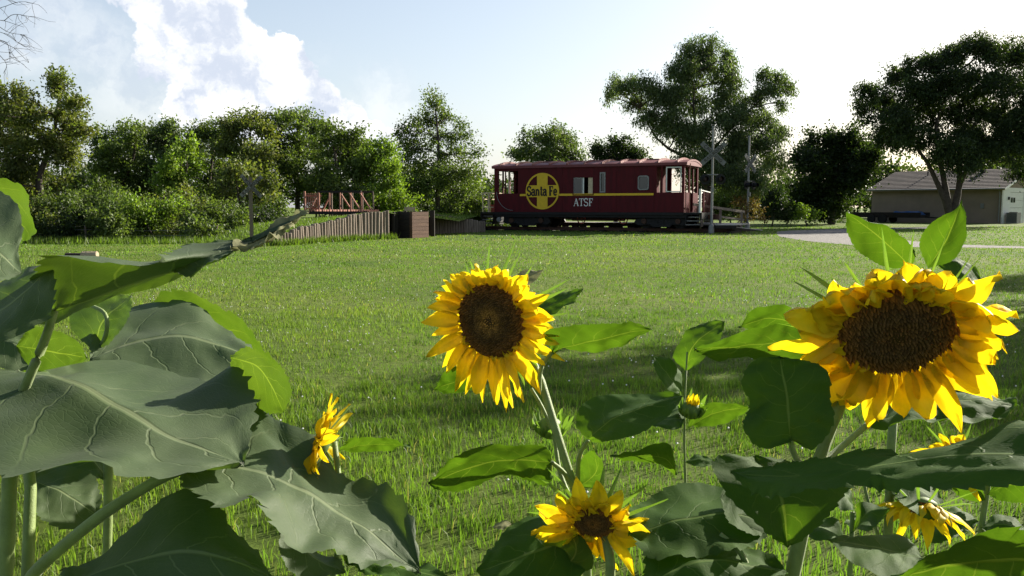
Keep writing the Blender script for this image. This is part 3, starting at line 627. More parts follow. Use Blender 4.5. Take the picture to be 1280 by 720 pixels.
def lettering(name, text, width, height, weight, mt, parent, place, th=0.006):
    """place(x, z, lift) puts a point of the text plane (0..width, 0..height) into the parent's space"""
    adv = sum(GLYPH[c][0] for c in text); sx = width / adv; V = []; Fc = []; x0 = 0; lift = 0
    for ch in text:
        a, strokes = GLYPH[ch]
        for pts, w in strokes:
            q = [Vector(((x0 + p[0]) * sx, p[1] * height, 0)) for p in pts]; hw = weight * w / 2; lift += .0004; n = len(V)
            for i, p in enumerate(q):
                t = (q[min(i + 1, len(q) - 1)] - q[max(i - 1, 0)]).normalized(); nn = Vector((-t.y, t.x, 0)) * hw
                e = t * (-hw * .3 if i == 0 else hw * .3 if i == len(q) - 1 else 0)
                for s in (1, -1):
                    r = p + nn * s + e; V.append(place(r.x, r.y, th + lift))
            for s in range(len(q) - 1): Fc.append([n + 2 * s, n + 2 * s + 1, n + 2 * s + 3, n + 2 * s + 2])
        x0 += a
    return mesh(name, V, Fc, mt, parent)

# ------------------------------------------------------------------ caboose
CL, CR = Vector((-0.985, 49.6, 0)), Vector((8.69, 45.0, 0))
CLEN = (CR - CL).length; CANG = math.atan2(CR.y - CL.y, CR.x - CL.x)
def side(px, py):      # pixel -> (distance along the caboose, height) on its near side
    o = Vector((0, 0, CAMH)); r = P(px, py, 1) - o; nrm = Vector((-math.sin(CANG), math.cos(CANG), 0))
    t = (CL - o).dot(nrm) / r.dot(nrm); p = o + r * t
    return (p - CL).dot(Vector((math.cos(CANG), math.sin(CANG), 0))), p.z
def caboose():
    W = 2.9; z0, z1 = 1.02, 3.52; X1 = CLEN
    root = thing('caboose', 'dark red railroad caboose with yellow round cross emblem on the lawn', 'caboose', CL, CANG)
    def rect(a, b, c, d): (x0, zt), (x1, zb) = side(a, b), side(c, d); return [x0, x1, zb, zt]
    lp = rect(623, 213, 647.5, 240); lp[2] = 2.05; lp[3] = 3.28
    w1 = rect(717, 222, 741, 243); slot = rect(750.5, 216, 756, 240); w2 = rect(797.5, 219.5, 811, 237.5); rp = rect(821, 206, 852, 236); rp[2] = 2.05; rp[3] = 3.36
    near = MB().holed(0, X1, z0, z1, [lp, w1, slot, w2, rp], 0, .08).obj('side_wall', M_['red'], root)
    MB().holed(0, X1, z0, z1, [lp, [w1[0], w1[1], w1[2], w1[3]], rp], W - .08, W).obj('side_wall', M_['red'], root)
    # vertical panel battens on the near side, thin strips
    for x in np.arange(1.0, X1 - .4, 1.02):
        if any(h[0] - .08 < x < h[1] + .08 for h in (lp, w1, slot, w2, rp)) or abs(x - side(678, 239)[0]) < 1.05: continue
        MB().box((x, -.006, (z0 + z1) / 2), (.05, .012, z1 - z0 - .1)).obj('panel_batten', M_['red'], near)
    # end walls (open porches) and bulkheads
    def wall_x(x, holes, name):
        m = MB().holed(.08, W - .08, z0, z1, holes, 0, .07); m.V = [Vector((x + v.y, v.x, v.z)) for v in m.V]; return m.obj(name, M_['red'], root)
    wall_x(0, [(.5, 1.0, 2.05, 3.3), (1.1, 1.8, 1.05, 3.3), (1.95, 2.5, 2.05, 3.3)], 'end_wall'); wall_x(X1 - .07, [(.16, 1.0, 2.05, 3.34), (1.06, 1.84, 1.05, 3.34), (1.95, 2.74, 2.05, 3.34)], 'end_wall')
    wall_x(lp[1] + .12, [(1.1, 1.8, 1.05, 3.1)], 'bulkhead'); wall_x(rp[0] - .25, [(1.1, 1.8, 1.05, 3.1)], 'bulkhead')
    for x in (lp[1] + .05, rp[0] - .3): MB().box((x, 1.45, 2.06), (.05, .69, 2.04)).obj('door', M_['brown'], root)
    MB().box((X1 / 2, W / 2, z0 - .03), (X1, W - .02, .08)).obj('floor', M_['black'], root)
    # posts in the porch openings
    for x in (lp[0] + .42, lp[0] + .62): MB().box((x, .045, 2.665), (.06, .06, 1.22)).obj('post', M_['cream' if x > lp[0] + .5 else 'red'], root)
    for x in (rp[0] + .27, rp[0] + .50): MB().box((x, .045, 2.705), (.07, .06, 1.30)).obj('post', M_['red' if x < rp[0] + .4 else 'pink_wood'], root)
    MB().holed(rp[0] + .49, rp[1] - .02, 2.07, 3.34, [(rp[0] + .55, rp[1] - .07, 2.12, 3.29)], -.015, .0).obj('window_frame', M_['white'], root)
    # roof: shallow arch with cross seams
    n = 12; ov = .10; prof = []
    for i in range(n + 1):
        t = i / n; y = -ov + (W + 2 * ov) * t; prof.append((y, z1 + .04 + .20 * math.sin(math.pi * t) ** .8))
    V = []; Fc = []
    for x in (-.12, X1 + .16):
        for (y, z) in prof: V.append((x, y, z))
        for (y, z) in prof: V.append((x, y, z - .09))
    k = n + 1
    for i in range(n):
        Fc.append([i, 2 * k + i, 2 * k + i + 1, i + 1]); Fc.append([k + i, k + i + 1, 3 * k + i + 1, 3 * k + i])
        Fc.append([i, i + 1, k + i + 1, k + i]); Fc.append([2 * k + i, 3 * k + i, 3 * k + i + 1, 2 * k + i + 1])
    Fc.append([0, k, 3 * k, 2 * k]); Fc.append([n, 2 * k + n, 3 * k + n, k + n])
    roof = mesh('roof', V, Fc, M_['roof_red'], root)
    # fascia closing the arch over each end
    for x in (-.09, X1 + .13): MB().prism([(p[0], p[1] - .09) for p in prof] + [(W + ov, z1 - .16), (-ov, z1 - .16)], -.02, .02).V
    for x in (-.08, X1 + .12):
        m = MB().prism([(p[0], p[1] - .092) for p in prof] + [(W + ov, z1 - .10), (-ov, z1 - .10)], -.02, .02); m.V = [Vector((x + v.y, v.x, v.z)) for v in m.V]; m.obj('roof_fascia', M_['roof_red'], root)
    MB().box((X1 / 2, -ov + .01, z1 - .04), (X1 + .2, .03, .12)).obj('eave_board', M_['roof_red'], root)
    for i in range(11):
        x = .35 + i * (X1 - .7) / 10; m = MB(); w = .16
        for j in range(n):
            (ya, za), (yb, zb) = prof[j], prof[j + 1]; m.bar((x, ya, za + .02), (x, yb, zb + .02), w if False else .05, w)
        m.obj('roof_seam', M_['seam'], roof)
    for x in (2.9, 4.3, 5.7, 7.4, 8.6): MB().box((x, W / 2, z1 + .275), (.9, .55, .07)).obj('running_board', M_['seam'], roof)
    # emblem
    ex, ez = side(678, 239); R = .985
    em = MB().ring((ex, -.012, ez), R - .09, R, .024).obj('emblem', M_['yellow'], root)
    hw = .32; a0 = math.acos(hw / R); za = [(ex + R * .97 * math.cos(a), ez + R * .97 * math.sin(a)) for a in np.linspace(math.pi / 2 - math.asin(hw / R), math.pi / 2 + math.asin(hw / R), 8)]
    zb = [(2 * ex - x, 2 * ez - z) for x, z in za]
    MB().prism(za + zb, -.021, -.001).obj('emblem_cross', M_['yellow'], em)
    hh = .33; ra = [(ex + R * .97 * math.cos(a), ez + R * .97 * math.sin(a)) for a in np.linspace(-math.asin(hh / R), math.asin(hh / R), 8)]
    MB().prism(ra + [(2 * ex - x, 2 * ez - z) for x, z in ra], -.0245, -.001).obj('emblem_cross', M_['yellow'], em)
    lettering('emblem_lettering', 'Santa Fe', 1.78, .50, .095, M_['letter_black'], em, lambda x, z, l: Vector((ex - .90 + x, -.0245 - l, ez - .24 + z)), .003)
    # stripe and road name
    xa, za_ = side(650, 244.5); xb, zb_ = side(817, 242); zc = (za_ + zb_) / 2
    MB().box(((xa + ex - R) / 2, -.009, zc), (ex - R - xa, .012, .115)).obj('stripe', M_['yellow'], root); MB().box(((xb + ex + R) / 2, -.009, zc), (xb - ex - R, .012, .115)).obj('stripe', M_['yellow'], root)
    (tx0, tz), (tx1, tz2) = side(717, 257.5), side(741.5, 248)
    lettering('road_name', 'ATSF', tx1 - tx0, tz2 - tz, .05, M_['white'], root, lambda x, z, l: Vector((tx0 + x, -.012 - l, tz + z)), .002)
    # sliding window: frame, panes, a white blind in the gap
    a, b, c, d = w1
    MB().holed(a - .05, b + .05, c - .05, d + .05, [(a, b, c, d)], -.02, .0).obj('window_frame', M_['red'], root)
    wf = MB().holed(a, a + (b - a) * .46, c, d, [(a + .04, a + (b - a) * .46 - .05, c + .04, d - .04)], .01, .05).obj('window_sash', M_['steel'], root)
    MB().box((a + (b - a) * .23, .03, (c + d) / 2), ((b - a) * .44, .01, d - c - .04)).obj('pane', M_['glass'], wf)
    MB().box((a + (b - a) * .50, .04, (c + d) / 2), (.07, .03, d - c - .02)).obj('window_sash', M_['white'], root); MB().box((a + (b - a) * .87, .05, (c + d) / 2), ((b - a) * .24, .02, d - c - .02)).obj('window_blind', M_['cream'], root)
    a, b, c, d = slot; MB().holed(a - .03, b + .03, c - .03, d + .03, [(a + .035, b - .035, c + .04, d - .04)], -.015, .03).obj('window_frame', M_['steel'], root); MB().box(((a + b) / 2, .05, (c + d) / 2), (b - a, .01, d - c)).obj('pane', M_['glass'], root)
    a, b, c, d = w2; rr = .13; poly = []
    for (cx, cz, s0) in ((b - rr, d - rr, 0), (a + rr, d - rr, 90), (a + rr, c + rr, 180), (b - rr, c + rr, 270)): poly += arc(cx, cz, rr, rr, s0, s0 + 90, 6)
    m = MB(); inn = [((a + b) / 2 + (x - (a + b) / 2) * .82, (c + d) / 2 + (z - (c + d) / 2) * .86) for x, z in poly]; q = len(poly)
    for pl, y in ((poly, -.03), (inn, -.03), (poly, .03), (inn, .03)): m.V += [Vector((x, y, z)) for x, z in pl]
    for i in range(q):
        j = (i + 1) % q; m.F += [[i, j, q + j, q + i], [q + i, q + j, 3 * q + j, 3 * q + i], [i, 2 * q + i, 2 * q + j, j]]
    wo = m.obj('window_frame', M_['steel'], root); MB().prism(inn, .01, .02).obj('pane', M_['glass'], wo)
    # fill the square corners round the rounded window
    # curved grab iron at the left
    x0, zz0 = side(621, 240); x1, zz1 = side(641, 263); pts = [(x0 + .02 + (x1 - x0) * (1 - math.cos(t)), -.06, zz1 + (zz0 - zz1) * (1 - math.sin(t))) for t in np.linspace(0, math.pi / 2, 10)]
    MB().tube(pts, .017, 6).obj('grab_iron', M_['steel'], root)
    # underframe
    MB().box((X1 / 2, .18, .88), (X1 + .3, .14, .24)).box((X1 / 2, W - .18, .88), (X1 + .3, .14, .24)).box((X1 / 2, W / 2, .8), (X1, .5, .3)).obj('underframe', M_['black'], root)
    MB().box((X1 / 2, .02, .97), (X1, .04, .14)).obj('side_sill', M_['black'], root)
    for cx in (side(655, 285)[0], side(824, 285)[0]):
        tr = MB()
        for y in (.38, W - .38):
            tr.prism([(cx - 1.45, .5), (cx - 1.3, .75), (cx - .5, .72), (cx - .35, .9), (cx + .35, .9), (cx + .5, .72), (cx + 1.3, .75), (cx + 1.45, .5), (cx + 1.2, .36), (cx + .6, .42), (cx + .45, .28), (cx - .45, .28), (cx - .6, .42), (cx - 1.2, .36)], y - .07, y + .07)
        tr.box((cx, W / 2, .58), (.5, W - .8, .3)); to = tr.obj('truck', M_['black'], root)
        for wx in (-.9, .9):
            for y in (.72, W - .72):
                m = MB().disc((cx + wx, y, .63), .42, .12, 'y', 28).disc((cx + wx, y + (.06 if y < 1 else -.06), .63), .46, .03, 'y', 28); m.obj('wheel', M_['black'], to)
            MB().tube([(cx + wx, .3, .63), (cx + wx, W - .3, .63)], .07, 8).obj('axle', M_['black'], to)
            MB().disc((cx + wx, .30, .58), .14, .14, 'y', 16).obj('axle_box', M_['rust'], to)
        for s in (-.16, .16):
            m = MB().tube([(cx + s + .07 * math.cos(t), .38 + .07 * math.sin(t), .42 + .022 * t / math.pi) for t in np.linspace(0, 12 * math.pi, 60)], .018, 5); m.obj('spring', M_['black'], to)
    # brake gear hung between the trucks: the two red hand wheels and pipe
    for px in (722, 775):
        cx, _ = side(px, 277); bw = MB().ring((cx, .55, .66), .20, .25, .04, 20)
        for a in range(4): bw.bar((cx, .55, .66), (cx + .22 * math.cos(a * 1.57 + .4), .55, .66 + .22 * math.sin(a * 1.57 + .4)), .03)
        bw.obj('brake_wheel', M_['redpaint'], root)
    MB().tube([(3.2, .5, .74), (5.2, .5, .62), (8.2, .5, .74)], .035, 6).tube([(4.2, 1.2, .7), (7.2, 1.2, .7)], .14, 12).obj('brake_pipe', M_['rust'], root)
    # platforms, steps, railings, couplers at both ends
    for e, s in ((0, -1), (X1, 1)):
        MB().box((e + s * .45, W / 2, .98), (.86, W - .1, .10)).box((e + s * .86, W / 2, .86), (.10, W - .1, .30)).obj('platform', M_['black'], root)
        for y in (.02, W - .62):
            stp = MB().box((e + s * .10, y + .3, .66), (.04, .60, .62)).obj('steps', M_['black'], root); MB().box((e + s * .84, y + .3, .62), (.04, .60, .62)).obj('stringer', M_['black'], stp)
            for j in range(3): MB().box((e + s * .47, y + .1 + .16 * j - .06, .42 + .19 * j), (.70, .24, .035)).obj('tread', M_['black'], stp); MB().box((e + s * .47, y + .1 + .16 * j - .186, .42 + .19 * j), (.70, .012, .034)).obj('tread_nosing', M_['steel'], stp)
        MB().box((e + s * 1.05, W / 2, .80), (.5, .22, .22)).disc((e + s * 1.34, W / 2, .80), .16, .28, 'z', 12).obj('coupler', M_['rust'], root)
    # left railing cream, right gate posts white and red
    rl = MB()
    for y in (.12, 1.0, 1.9, W - .12): rl.bar((-.78, y, 1.0), (-.78, y, 2.10), .05)
    for z in (1.30, 1.75, 2.10): rl.bar((-.78, .12, z), (-.78, W - .12, z), .05)
    rl.bar((-.78, .12, 2.10), (-.02, .12, 2.10), .05).bar((-.42, .12, 1.03), (-.42, .12, 2.10), .07); rl.bar((-.10, .12, 1.3), (-.78, .12, 1.3), .045); rl.obj('railing', M_['cream'], root)
    MB().box((-.30, .5, 1.24), (.22, .2, .42)).obj('marker_lamp', M_['redpaint'], root)
    MB().disc((.3, -.02, .62), .13, .1, 'y', 16).obj('air_hose_valve', M_['steel'], root)
    rr_ = MB(); rr_.bar((X1 + .80, .10, 1.02), (X1 + .80, .10, 2.22), .10).bar((X1 + .80, .10, 1.95), (X1 + .80, .55, 2.05), .05).bar((X1 + .80, .10, 2.16), (X1 + .80, W - .1, 2.05), .05).bar((X1 + .80, W - .1, 1.02), (X1 + .80, W - .1, 2.1), .07)
    rr_.obj('railing', M_['white'], root)
    rg = MB().bar((X1 + .80, .75, 1.02), (X1 + .80, .75, 2.1), .08)
    for y in np.arange(1.0, W - .2, .28): rg.bar((X1 + .80, y, 1.02), (X1 + .80, y, 2.06), .035)
    rg.obj('gate', M_['red'], root)
    for x in (X1 + .10, X1 + .16): MB().tube([(x, -.03, 1.05), (x, -.05, 1.8), (x, -.03, 2.6)] if x < X1 + .13 else [(x + .1, .12, 1.02), (x + .1, .12, 3.5)], .025, 6).obj('handrail', M_['pink_wood'], root)
    # ladder and stove pipe
    MB().tube([(6.6, 2.0, z1 + .2), (6.6, 2.0, z1 + .62)], .07, 10).disc((6.6, 2.0, z1 + .66), .13, .05, 'z', 14)
    return root
caboose()
def track():
    root = thing('railroad_track', 'short track of rusty rails on dark ties under the caboose', 'track', CL, CANG)
    for y in (.73, 2.17):
        m = MB().box((CLEN / 2, y, .185), (CLEN + 4, .07, .03)).box((CLEN / 2, y, .12), (CLEN + 4, .02, .11)).box((CLEN / 2, y, .055), (CLEN + 4, .13, .02)); m.obj('rail', M_['rust'], root)
    t0 = MB().box((0, 1.45, -.0), (.22, 2.6, .18)).obj('tie', M_['dark_wood'], root); t0.location.x = -1.6
    for i in range(1, 14):
        o = t0.copy(); COL.objects.link(o); o.parent = root; o.location = (-1.6 + i * 1.12, rng.normal(0, .04), rng.normal(0, .008))
track()
def boardwalk():
    root = thing('boardwalk', 'pale plank boardwalk with railed ramp reaching the caboose end', 'boardwalk', CL, CANG)
    y0, y1, zt = 3.5, 5.0, .42
    m = MB(); x = 1.0
    while x < CLEN + 1.9:
        m.box((x + .07, (y0 + y1) / 2, zt), (.135, y1 - y0, .04)); x += .14
    m.obj('deck_planks', M_['deck'], root, kind='stuff')
    m = MB()
    for y in (y0 + .1, y1 - .1): m.box((CLEN / 2 + 1.4, y, zt - .11), (CLEN + .9, .06, .16))
    m.obj('joist', M_['dark_wood'], root)
    for x in np.arange(1.2, CLEN + 1.8, 1.12):
        for y in (y0 + .12, y1 - .12): MB().box((x, y, .11), (.42, .16, .30)).obj('support_block', M_['dark_wood'], root)
    # landing across the end of the car, then the ramp falling to the right
    xl = CLEN + 1.55; m = MB()
    for i in range(20): m.box((xl + .55, .2 + i * .17, zt + .005), (1.05, .16, .04))
    m.obj('deck_planks', M_['deck'], root, kind='stuff')
    MB().box((xl + .55, .14, zt - .1), (1.05, .05, .16)).obj('joist', M_['dark_wood'], root)
    inv = Matrix.Rotation(-CANG, 3, 'Z'); A = inv @ (P(893, 279, 45.4) - CL); B = inv @ (G(953, 288.5) - CL); A.z = zt; B.z = .03
    d = (B - A); d2 = Vector((d.x, d.y, 0)).normalized(); nrm = Vector((-d2.y, d2.x, 0)); L = d.length; n = int(L / .15); m = MB(); R = Matrix.Rotation(math.atan2(d2.y, d2.x), 3, 'Z') @ Matrix.Rotation(-math.atan2(d.z, Vector((d.x, d.y)).length), 3, 'Y')
    for i in range(n): m.box(A + d * ((i + .5) / n) + nrm * .6, (.143, 1.25, .04), M=R)
    m.obj('ramp_planks', M_['deck'], root, kind='stuff')
    for k in (.02, 1.18): m = MB().box(A + d * .5 + nrm * k - Vector((0, 0, .09)), (L, .06, .14), M=R); m.obj('ramp_stringer', M_['dark_wood'], root)
    for f in (.08, .52, .97):
        q = A + d * f + nrm * 1.22; MB().box((q.x, q.y, q.z + .45), (.13, .13, 1.1), rz=.3).obj('rail_post', M_['wood'], root)
    a = A + d * -.02 + nrm * 1.22 + Vector((0, 0, 1.02)); b = A + d * 1.03 + nrm * 1.22 + Vector((0, 0, 1.02)); MB().bar(a, b, .06, .14).obj('handrail', M_['wood'], root)
    MB().bar(a - Vector((0, 0, .45)), b - Vector((0, 0, .45)), .04, .10).obj('rail_board', M_['wood'], root)
boardwalk()

# ------------------------------------------------------------------ railroad crossing signs
def signal(px, py, top, xy, hz, label, arm_y, lamps, turn=0.0):
    b = G(px, py); d = b.y; root = thing('crossing_signal', label, 'railroad signal', b, turn, group='crossing signals by the ramp'); s = d / F
    def h(y): return P(px, y, d * cp + 0).z if False else CAMH + (259 - y) * s
    H = h(top); MB().tube([(0, 0, 0), (0, 0, H)], [.065, .055], 10).obj('mast', M_['steel'], root); MB().tube([(0, 0, 0), (0, 0, .38), (0, 0, .44)], [.15, .14, .08], 12).obj('mast_base', M_['steel'], root); MB().disc((0, 0, H), .075, .06, 'z', 12).obj('mast_cap', M_['steel'], root)
    zc = h(xy); ln = hz * s * 2
    for i, a in enumerate((.72, -.72)):
        M = Matrix.Rotation(a, 3, 'Y'); o = MB().box((0, -.10 - i * .026, zc), (ln * 1.3, .024, .24), M=M).obj('crossbuck_board', M_['sign'], root)
        tx = 'RAILROAD' if i else 'CROSSING'
        lettering('lettering', tx, ln * .98, .14, .028, M_['letter_black'], o, lambda x, z, l, M=M, i=i: Vector((0, -.10 - i * .026, zc)) + M @ Vector((x - ln * .49, -.0125 - l, z - .07)), .001)
    za = h(arm_y); MB().tube([(-.42, -.06, za), (.42, -.06, za)], .028, 8).obj('cross_arm', M_['steel'], root)
    zl = za - .22
    for sx in (-.38, .38):
        if not lamps: continue
        lp = MB().disc((sx, -.12, zl), .26, .02, 'y', 24).obj('lamp_backing', M_['black'], root); MB().tube([(sx, -.40, zl + .02), (sx, -.12, zl)], [.12, .13], 14, cap=False).obj('hood', M_['black'], lp); MB().disc((sx, -.14, zl), .105, .02, 'y', 16).obj('lens', M_['lens'], lp)
        MB().tube([(sx, -.06, za), (sx, -.07, zl)], .02, 6).obj('hanger', M_['black'], root)
    MB().box((0, -.09, h(arm_y) - .75), (.14, .10, .22)).obj('junction_box', M_['steel'], root)
signal(889, 291.5, 160, 193, 15, 'taller crossbuck mast with flashing lights beside the caboose steps', 219, True)
signal(934, 287, 172, 205, 12, 'shorter crossbuck mast with flashing lights behind the ramp handrail', 227, True, .75)
def crossbuck():
    b = G(315, 308.5); root = thing('crossbuck_sign', 'weathered wooden crossbuck sign on a square post before the thicket', 'railroad sign', b); s = b.y / F
    zt = CAMH + (259 - 222) * s; MB().box((0, 0, zt / 2 - .05), (.115, .13, zt + .1), rz=.35).obj('post', M_['wood'], root); zc = CAMH + (259 - 233) * s
    MB().box((.05, -.02, .10), (.13, .16, .34), rz=.35).obj('post_collar', M_['wood'], root)
    R0 = Matrix.Rotation(.5, 3, 'Z')
    for i, a in enumerate((.85, -.75)):
        M = R0 @ Matrix.Rotation(a, 3, 'Y'); c = R0 @ Vector((0, -.11 - i * .022, 0)) + Vector((0, 0, zc)); ln = .95
        o = MB().box(c, (ln, .02, .125), M=M).obj('crossbuck_board', M_['sign'], root)
        lettering('lettering', 'RAILROAD' if i else 'CROSSING', ln * .84, .09, .02, M_['letter_black'], o, lambda x, z, l, M=M, c=c: c + M @ Vector((x - ln * .42, -.0105 - l, z - .045)), .001)
crossbuck()

# ------------------------------------------------------------------ log wall, timber box, footbridge
def log_wall():
    root = thing('log_retaining_wall', 'curved retaining wall of upright weathered logs holding the mound', 'retaining wall', WALL[-1], world_child=True)
    seg = np.concatenate([[0], np.cumsum(np.linalg.norm(np.diff(WALL, axis=0), axis=1))]); x = seg[-1] * .12
    while x < seg[-1]:
        p = np.array([np.interp(x, seg, WALL[:, k]) for k in range(3)]); h = np.interp(x, seg, WH) + rng.uniform(-.02, .08); r = rng.uniform(.075, .10)
        ti = rng.normal(0, .015, 2); m = MB().tube([(p[0], p[1], -.1), (p[0] + ti[0] * .5, p[1] + ti[1] * .5, h * .5), (p[0] + ti[0], p[1] + ti[1], h), (p[0] + ti[0], p[1] + ti[1], h + .015)], [r, r * .98, r * .96, r * .8], 9)
        m.obj('log', M_['wood'], root, smooth=False); x += r * 1.96
    # logs with the recess shade painted in as dark wood, running back to the timber box, then on behind towards the caboose
    A = Vector(WALL[-1]); B = G(513, 296.5); n = 7
    for i in range(n):
        p = A.lerp(B, (i + .6) / n) + Vector((0, .55, 0)); MB().tube([(p.x, p.y, -.1), (p.x, p.y, 1.12 + rng.uniform(-.02, .03))], [.10, .097], 9).obj('log', M_['dark_wood'], root)
    C, D = G(541, 292.5), G(606, 290.0); n = 20
    for i in range(n):
        p = C.lerp(D, (i + .5) / n); MB().tube([(p.x, p.y, -.1), (p.x, p.y, .98 - .022 * i + rng.uniform(-.03, .03))], [.095, .09], 9).obj('log', M_['wood'], root)
log_wall()
def timber_box():
    a, b = G(515.5, 297.8), G(536, 296.8); root = thing('timber_box', 'brown box of stacked timbers ending the log wall', 'timber box', a, world_child=True); d = (b - a); L = d.length; ang = math.atan2(d.y, d.x); nrm = Vector((-d.y, d.x, 0)).normalized()
    for j in range(7):
        z = .08 + j * .158
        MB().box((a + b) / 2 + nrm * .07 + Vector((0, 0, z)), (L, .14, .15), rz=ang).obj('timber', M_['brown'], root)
        MB().box(a + nrm * .62 + (a - b).normalized() * -.07 + Vector((0, 0, z)), (.14, .94, .15), rz=ang).obj('timber', M_['dark_wood'], root)  # left side: its shade is put into the darker wood colour
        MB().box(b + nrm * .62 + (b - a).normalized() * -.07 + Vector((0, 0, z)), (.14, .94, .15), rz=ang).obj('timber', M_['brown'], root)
    MB().box((a + b) / 2 + nrm * .6 + Vector((0, 0, 1.02)), (L - .3, .9, .12), rz=ang).obj('fill', M_['lawn'], root)
    p = G(540.5, 295.8); MB().box((p.x, p.y, .55), (.2, .2, 1.2)).obj('end_post', M_['dark_wood'], root)
    q = (a + b) / 2 + nrm * .35; m = MB().box((q.x - .18, q.y, 1.17 + .06), (.42, .3, .17), rz=.3); o = m.obj('stone_block', M_['stone']); tag(o, 'pale block lying on top of the brown timber box', 'stone')
timber_box()
def footbridge():
    d = 41.0; A = P(382, 266, d + .5); B = P(460, 266, d - .3); root = thing('footbridge', 'faded red wooden footbridge railing with slanted braces on the mound', 'footbridge', Vector((A.x, A.y, .95)), world_child=True)
    z = .98; back = Vector((.35, 1.25, 0)); H = 1.02
    ax = (B - A); ax.z = 0
    A.z = B.z = z
    MB().bar(A + Vector((0, 0, .06)), B + Vector((0, 0, .06)), .12, .14).obj('deck_beam', M_['dark_wood'], root); MB().bar(A + back + Vector((0, 0, .06)), B + back + Vector((0, 0, .06)), .12, .14).obj('deck_beam', M_['dark_wood'], root)
    m = MB(); n = 24
    for i in range(n): p = A.lerp(B, (i + .5) / n); m.bar(p + Vector((0, 0, .15)) - back * .03, p + back * 1.03 + Vector((0, 0, .15)), .03, .12)
    m.obj('deck_planks', M_['pink_wood'], root, kind='stuff')
    for off in (Vector((0, 0, 0)), back):
        for i in range(5):
            p = A.lerp(B, .22 + .78 * i / 4.6) + off; MB().bar(p + Vector((0, 0, -.1)), p + Vector((0, 0, H)), .06).obj('post', M_['pink_wood' if off.length == 0 else 'wood'], root)
            if i in (3, 4) and off.length == 0 or i == 1 and off.length: MB().bar(p + Vector((-.06, -.05, H - .03)), p + ax.normalized() * .58 + Vector((0, -.05, .06)), .055).obj('brace', M_['pink_wood'], root)
            if i == 0: MB().bar(p + Vector((0, -.05, H - .03)), p - ax.normalized() * .5 + Vector((0, -.05, .1)), .055).obj('brace', M_['pink_wood'], root)
        MB().bar(A.lerp(B, .2) + off + Vector((0, 0, H + .02)), B + off + Vector((-.3, 0, H + .02)), .05, .09).obj('top_rail', M_['dark_wood'], root)
    # picket gate at the left end
    for i in range(8):
        p = A.lerp(B, .02 + .022 * i) + back * (i / 8 * .3); MB().bar(p + Vector((0, 0, .05)), p + Vector((0, 0, H - .05)), .045, .03).obj('picket', M_['pink_wood'], root)
    for zz in (.25, .85): MB().bar(A + Vector((-.03, .05, zz)), A.lerp(B, .2) + back * .3 + Vector((0, .05, zz)), .03, .07).obj('picket_rail', M_['pink_wood'], root)
    MB().bar(A + Vector((-.03, 0, -.1)), A + Vector((-.03, 0, H + .05)), .075).obj('post', M_['pink_wood'], root)
footbridge()
def wire_fence():
    pts = [ground_at(px, 33.6) for px in (-60, 105, 270, 375)]; root = thing('wire_fence', 'low wire fence on thin grey posts before the thicket', 'fence', pts[1], world_child=True)
    for p in pts: MB().tube([(p.x, p.y, -.05), (p.x + .02, p.y, .62)], [.045, .04], 8).obj('post', M_['wood'], root)
    for z in (.25, .45):
        m = MB()
        for a, b in zip(pts, pts[1:]): m.tube([(a.x, a.y - .04, z), ((a.x + b.x) / 2, (a.y + b.y) / 2 - .04, z - .04), (b.x, b.y - .04, z)], .008, 4)
        m.obj('strand', M_['wire'], root)
wire_fence()
def field_stone():
    p = G(112, 324); m = MB(); n = 10; V = []
    me = bpy.data.meshes.new('cut_log'); b = MB().tube([(p.x - .19, p.y, .10), (p.x - .17, p.y, .10), (p.x + .17, p.y + .03, .10), (p.x + .19, p.y + .03, .10)], [.085, .10, .10, .085], 10); o = b.obj('cut_log', M_['stone']); tag(o, 'pale cut log lying on the lawn before the thicket', 'log')
    q = p + Vector((-.42, .05, 0)); b = MB().tube([(q.x - .2, q.y, .07), (q.x + .2, q.y + .05, .07)], [.09, .08], 9); o = b.obj('cut_log', M_['dark_wood']); tag(o, 'dark rotten log lying beside the pale cut log', 'log')
field_stone()

